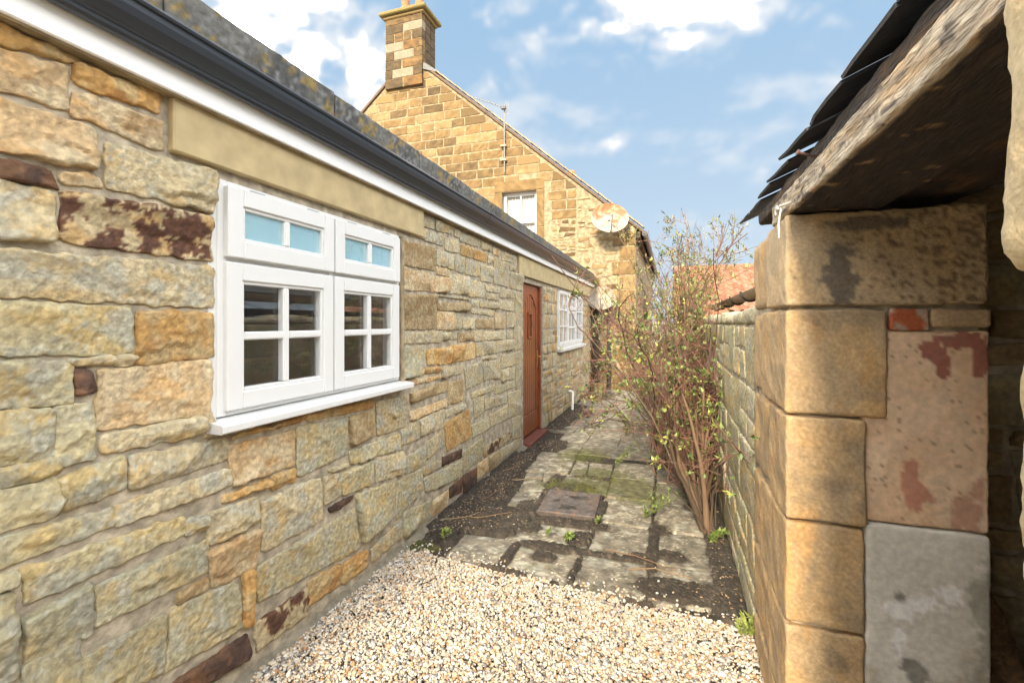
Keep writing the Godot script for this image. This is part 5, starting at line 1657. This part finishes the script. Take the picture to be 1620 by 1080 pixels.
# canes from base along the wall; every cane is a part with its twigs, the leaves are one part
func shrub(o: Node3D, r: RandomNumberGenerator, bases: Array, opt: Dictionary) -> void:
	var lv := Geo.new()
	for b in bases:
		var g := Geo.new()
		var len_: float = r.randf_range(opt.len0, opt.len1)
		var d0: Vector3 = (opt.lean + rdir(r) * opt.spread + b[1]).normalized()
		var col: Color = opt.cols[r.randi() % opt.cols.size()]
		var main := grow(r, b[0], d0, len_, 13, opt.droop, opt.jit)
		tube(g, main, r.randf_range(opt.r0, opt.r1), .0028, 6, col, .2)
		for t in int(r.randf_range(opt.tw0, opt.tw1)):
			var at := 3 + r.randi() % 10
			var base := main[at]
			var dm := (main[mini(at + 1, 13)] - main[at - 1]).normalized()
			var td := (dm * .6 + rdir(r) * .75 + Vector3(0, .25, 0)).normalized()
			var tl := r.randf_range(.18, opt.twig) * (1.1 - .03 * at)
			var tw := grow(r, base, td, tl, 6, opt.droop * .6, .16)
			var tc := col.lerp(opt.tip, r.randf_range(.2, .9))
			tube(g, tw, .0034, .0014, 4, tc, 0.0, false)
			for s in int(opt.sub):
				var sp := tw[1 + r.randi() % 5]
				var sw := grow(r, sp, (td * .5 + rdir(r)).normalized(), r.randf_range(.07, .2), 3, 0.0, .2)
				tube(g, sw, .0018, .0010, 3, tc.lerp(opt.tip, .5), 0.0, false)
				leaves(lv, r, sw, opt)
			leaves(lv, r, tw, opt)
		if opt.has("heads"):
			for h in opt.heads:
				var e := main[13] + rdir(r) * .05
				var w := grow(r, main[12], (main[13] - main[11]).normalized() + rdir(r) * .5, .22, 5, .05, .12)
				tube(g, w, .003, .0015, 4, col, 0.0, false)
				for s in 26:
					var p := w[2].lerp(w[5], r.randf())
					leaf(lv, p, rdir(r), rdir(r).cross(Vector3.UP).normalized(), .016, .007, Color(.13, .075, .06))
		part(o, "cane", g.mesh(), M.bark)
	part(o, "foliage", lv.mesh(), M.leaf).set_meta("kind", "stuff")

func leaves(lv: Geo, r: RandomNumberGenerator, w: PackedVector3Array, opt: Dictionary) -> void:
	for j in range(1, w.size()):
		if r.randf() > opt.leafy: continue
		var gate := 1.5 * nb.get_noise_3dv(w[j] * 2.6) + (.22 if opt.has("heads") else .02)
		if gate - .35 * smoothstep(1.0, .3, w[j].y) < r.randf_range(-.2, .35): continue
		var c: Color = opt.leaf[r.randi() % opt.leaf.size()]
		c = c * r.randf_range(.75, 1.2)
		for e in opt.per:
			var d := (rdir(r) + (w[j] - w[j - 1]).normalized() * .8 + Vector3(0, -.15, 0)).normalized()
			var s := d.cross(Vector3(r.randf_range(-.4, .4), 1, r.randf_range(-.4, .4))).normalized()
			leaf(lv, w[j] + rdir(r) * .006, d, s, r.randf_range(opt.ll0, opt.ll1), r.randf_range(opt.lw0, opt.lw1), c)

func shrubs() -> void:
	var r := RandomNumberGenerator.new()
	r.seed = 301
	# tangle of thorny red-brown canes against the wall
	var a := thing("thorny_shrub", "straggling thorny shrub of red-brown canes leaning over the path", "shrub", Vector3.ZERO)
	var bases := []
	for k in 140:
		var z := -3.45 - 3.9 * pow(r.randf(), 1.15)
		bases.append([Vector3(2.0 - .10 * r.randf() - .035 * absf(z + 3.45), .02, z), Vector3(0, 0, -.12)])
	shrub(a, r, bases, {"len0": 1.1, "len1": 2.5, "lean": Vector3(-.26, 1.0, -.03), "spread": .33, "droop": .075, "jit": .29, "r0": .0045, "r1": .010, "cols": [Color(.12, .06, .045), Color(.085, .06, .04), Color(.13, .07, .05), Color(.07, .053, .038), Color(.12, .09, .055)], "tip": Color(.24, .105, .08), "tw0": 7.0, "tw1": 12.0, "twig": .6, "sub": 4, "leafy": .36, "per": 4, "ll0": .024, "ll1": .048, "lw0": .015, "lw1": .026,
		"leaf": [Color(.16, .22, .05), Color(.20, .25, .06), Color(.36, .37, .08), Color(.11, .17, .05), Color(.24, .28, .075), Color(.18, .24, .06), Color(.14, .20, .06)]})
	# tall loose shrub behind, with dry flower heads
	var b := thing("buddleia", "tall loose shrub with dry flower heads rising behind the thorny canes", "shrub", Vector3.ZERO)
	bases = []
	for k in 42:
		bases.append([Vector3(1.92 + .12 * r.randf(), .02, -6.0 - 1.5 * r.randf()), Vector3(.12 * r.randf(), 0, .05)])
	shrub(b, r, bases, {"len0": 1.9, "len1": 2.95, "lean": Vector3(-.10, 1.0, .04), "spread": .20, "droop": .03, "jit": .10, "r0": .007, "r1": .013, "cols": [Color(.20, .13, .07), Color(.25, .16, .09), Color(.17, .12, .07)], "tip": Color(.28, .17, .10), "tw0": 6.0, "tw1": 10.0, "twig": .75, "sub": 4, "leafy": .8, "per": 3, "ll0": .035, "ll1": .085, "lw0": .010, "lw1": .020, "heads": 2,
		"leaf": [Color(.15, .18, .06), Color(.20, .23, .08), Color(.34, .33, .09), Color(.13, .15, .07), Color(.40, .27, .12)]})
	# woody stools at the foot of the wall
	for j in 5:
		var st := Geo.new()
		for e in 11:
			var z: float = [-3.7, -4.1, -4.6, -5.2, -5.9][j] + r.randf_range(-.15, .15)
			var w := grow(r, Vector3(1.96 - .03 * j - r.randf() * .06, .0, z), Vector3(r.randf_range(-.3, .1), 1, r.randf_range(-.25, .25)).normalized(), r.randf_range(.5, 1.2), 9, .02, .10)
			tube(st, w, r.randf_range(.014, .026), .008, 7, [Color(.12, .075, .045), Color(.16, .10, .06), Color(.09, .06, .04)][r.randi() % 3], .25)
		part(a, "old_stem", st.mesh(), M.bark)

func weed(label: String, at: Vector3, h: float, n: int, ll: float, lw: float, cols: Array, sd: int) -> void:
	var r := RandomNumberGenerator.new()
	r.seed = sd
	var o := thing("weed", label, "weed", at, "weeds along the path")
	var g := Geo.new()
	var st := Geo.new()
	for k in n:
		var a := r.randf() * TAU
		var d := Vector3(cos(a) * r.randf_range(.2, .9), r.randf_range(.4, 1.0), sin(a) * r.randf_range(.2, .9)).normalized()
		var w := grow(r, Vector3(r.randf_range(-.01, .01), .005, r.randf_range(-.01, .01)), d, h * r.randf_range(.5, 1.0), 4, .12, .15)
		tube(st, w, .0022, .0012, 4, Color(.14, .17, .05), 0.0, false)
		for j in range(1, 5):
			for e in 3:
				var q := (rdir(r) + d * .6).normalized()
				leaf(g, w[j], q, q.cross(Vector3(.1, 1, .2)).normalized(), ll * r.randf_range(.7, 1.2), lw, cols[r.randi() % cols.size()])
	part(o, "stem", st.mesh(), M.bark)
	part(o, "leaves", g.mesh(), M.leaf)

func small_plants() -> void:
	var gr := [Color(.15, .21, .05), Color(.19, .25, .06), Color(.11, .17, .04)]
	var ye := [Color(.24, .28, .06), Color(.19, .24, .055)]
	weed("feathery green weed between the flagstones beside the inspection cover", Vector3(1.50, .03, -3.66), .30, 9, .03, .014, gr, 1)
	weed("thin upright green weed rising from the mossy paving beyond the cover", Vector3(1.15, .03, -4.88), .34, 5, .034, .016, ye, 2)
	weed("small green weed at the gravel's edge by the outbuilding wall", Vector3(.22, .035, -2.86), .06, 5, .03, .014, ye, 3)
	weed("low green weed in the earth below the inspection cover", Vector3(1.02, .04, -3.07), .06, 6, .028, .013, gr, 4)
	weed("tiny green weed left of the low weed below the cover", Vector3(.88, .04, -3.10), .045, 4, .022, .012, gr, 5)
	weed("broad-leaved green weed at the foot of the garden wall by the gravel", Vector3(2.01, .01, -2.44), .13, 5, .045, .018, ye, 6)
	weed("leafy weed under the thorny canes at the wall foot", Vector3(1.93, .03, -3.38), .12, 7, .03, .018, gr, 7)
	weed("sprawling pale green weed under the shrub's left edge", Vector3(1.12, .03, -6.3), .42, 9, .035, .018, gr, 8)
	weed("small green tuft on the cover's right edge", Vector3(1.17, .03, -3.42), .05, 5, .02, .010, gr, 9)
	# dead twigs lying at the wall foot
	var r := RandomNumberGenerator.new()
	r.seed = 77
	var spots := [[.38, -3.30, .5, .35], [.25, -3.75, 1.2, .4], [.42, -4.2, .3, .3], [1.62, -2.88, .1, .36], [1.5, -3.0, -.15, .45], [.18, -3.2, .9, .3], [.16, -4.5, 1.4, .35]]
	var what := ["pale curved dead twig on the dark earth nearest the gravel", "long dead twig close to the outbuilding foot beside the cover", "short dead twig on the earth left of the small broken flags", "straight straw-coloured twig on the dark earth near the right wall", "thin dead twig across the flags under the thorny canes", "small dead twig hard against the outbuilding foot", "dead twig by the wall foot just before the door"]
	for k in spots.size():
		var s: Array = spots[k]
		var d := Vector3(cos(s[2]), 0, -sin(s[2]))
		var pts := PackedVector3Array()
		var nrm := Vector3(-d.z, 0, d.x)
		for j in 8:
			var p := Vector3(s[0], 0, s[1]) + d * (float(s[3]) * (j / 7.0 - .5)) + nrm * .03 * sin(j * .6 + k)
			p.x = clampf(p.x, .07, 2.0)
			p.y = maxf(soil_height(p.x, p.z), .03) + .006
			pts.append(p)
		var g := Geo.new()
		tube(g, pts, .0045, .002, 5, [Color(.24, .155, .085), Color(.18, .105, .06), Color(.32, .23, .13)][k % 3])
		var m := MeshInstance3D.new()
		m.mesh = g.mesh()
		m.material_override = M.bark
		top(m, "twig", what[k], "twig", Vector3.ZERO, "dead twigs on the ground")
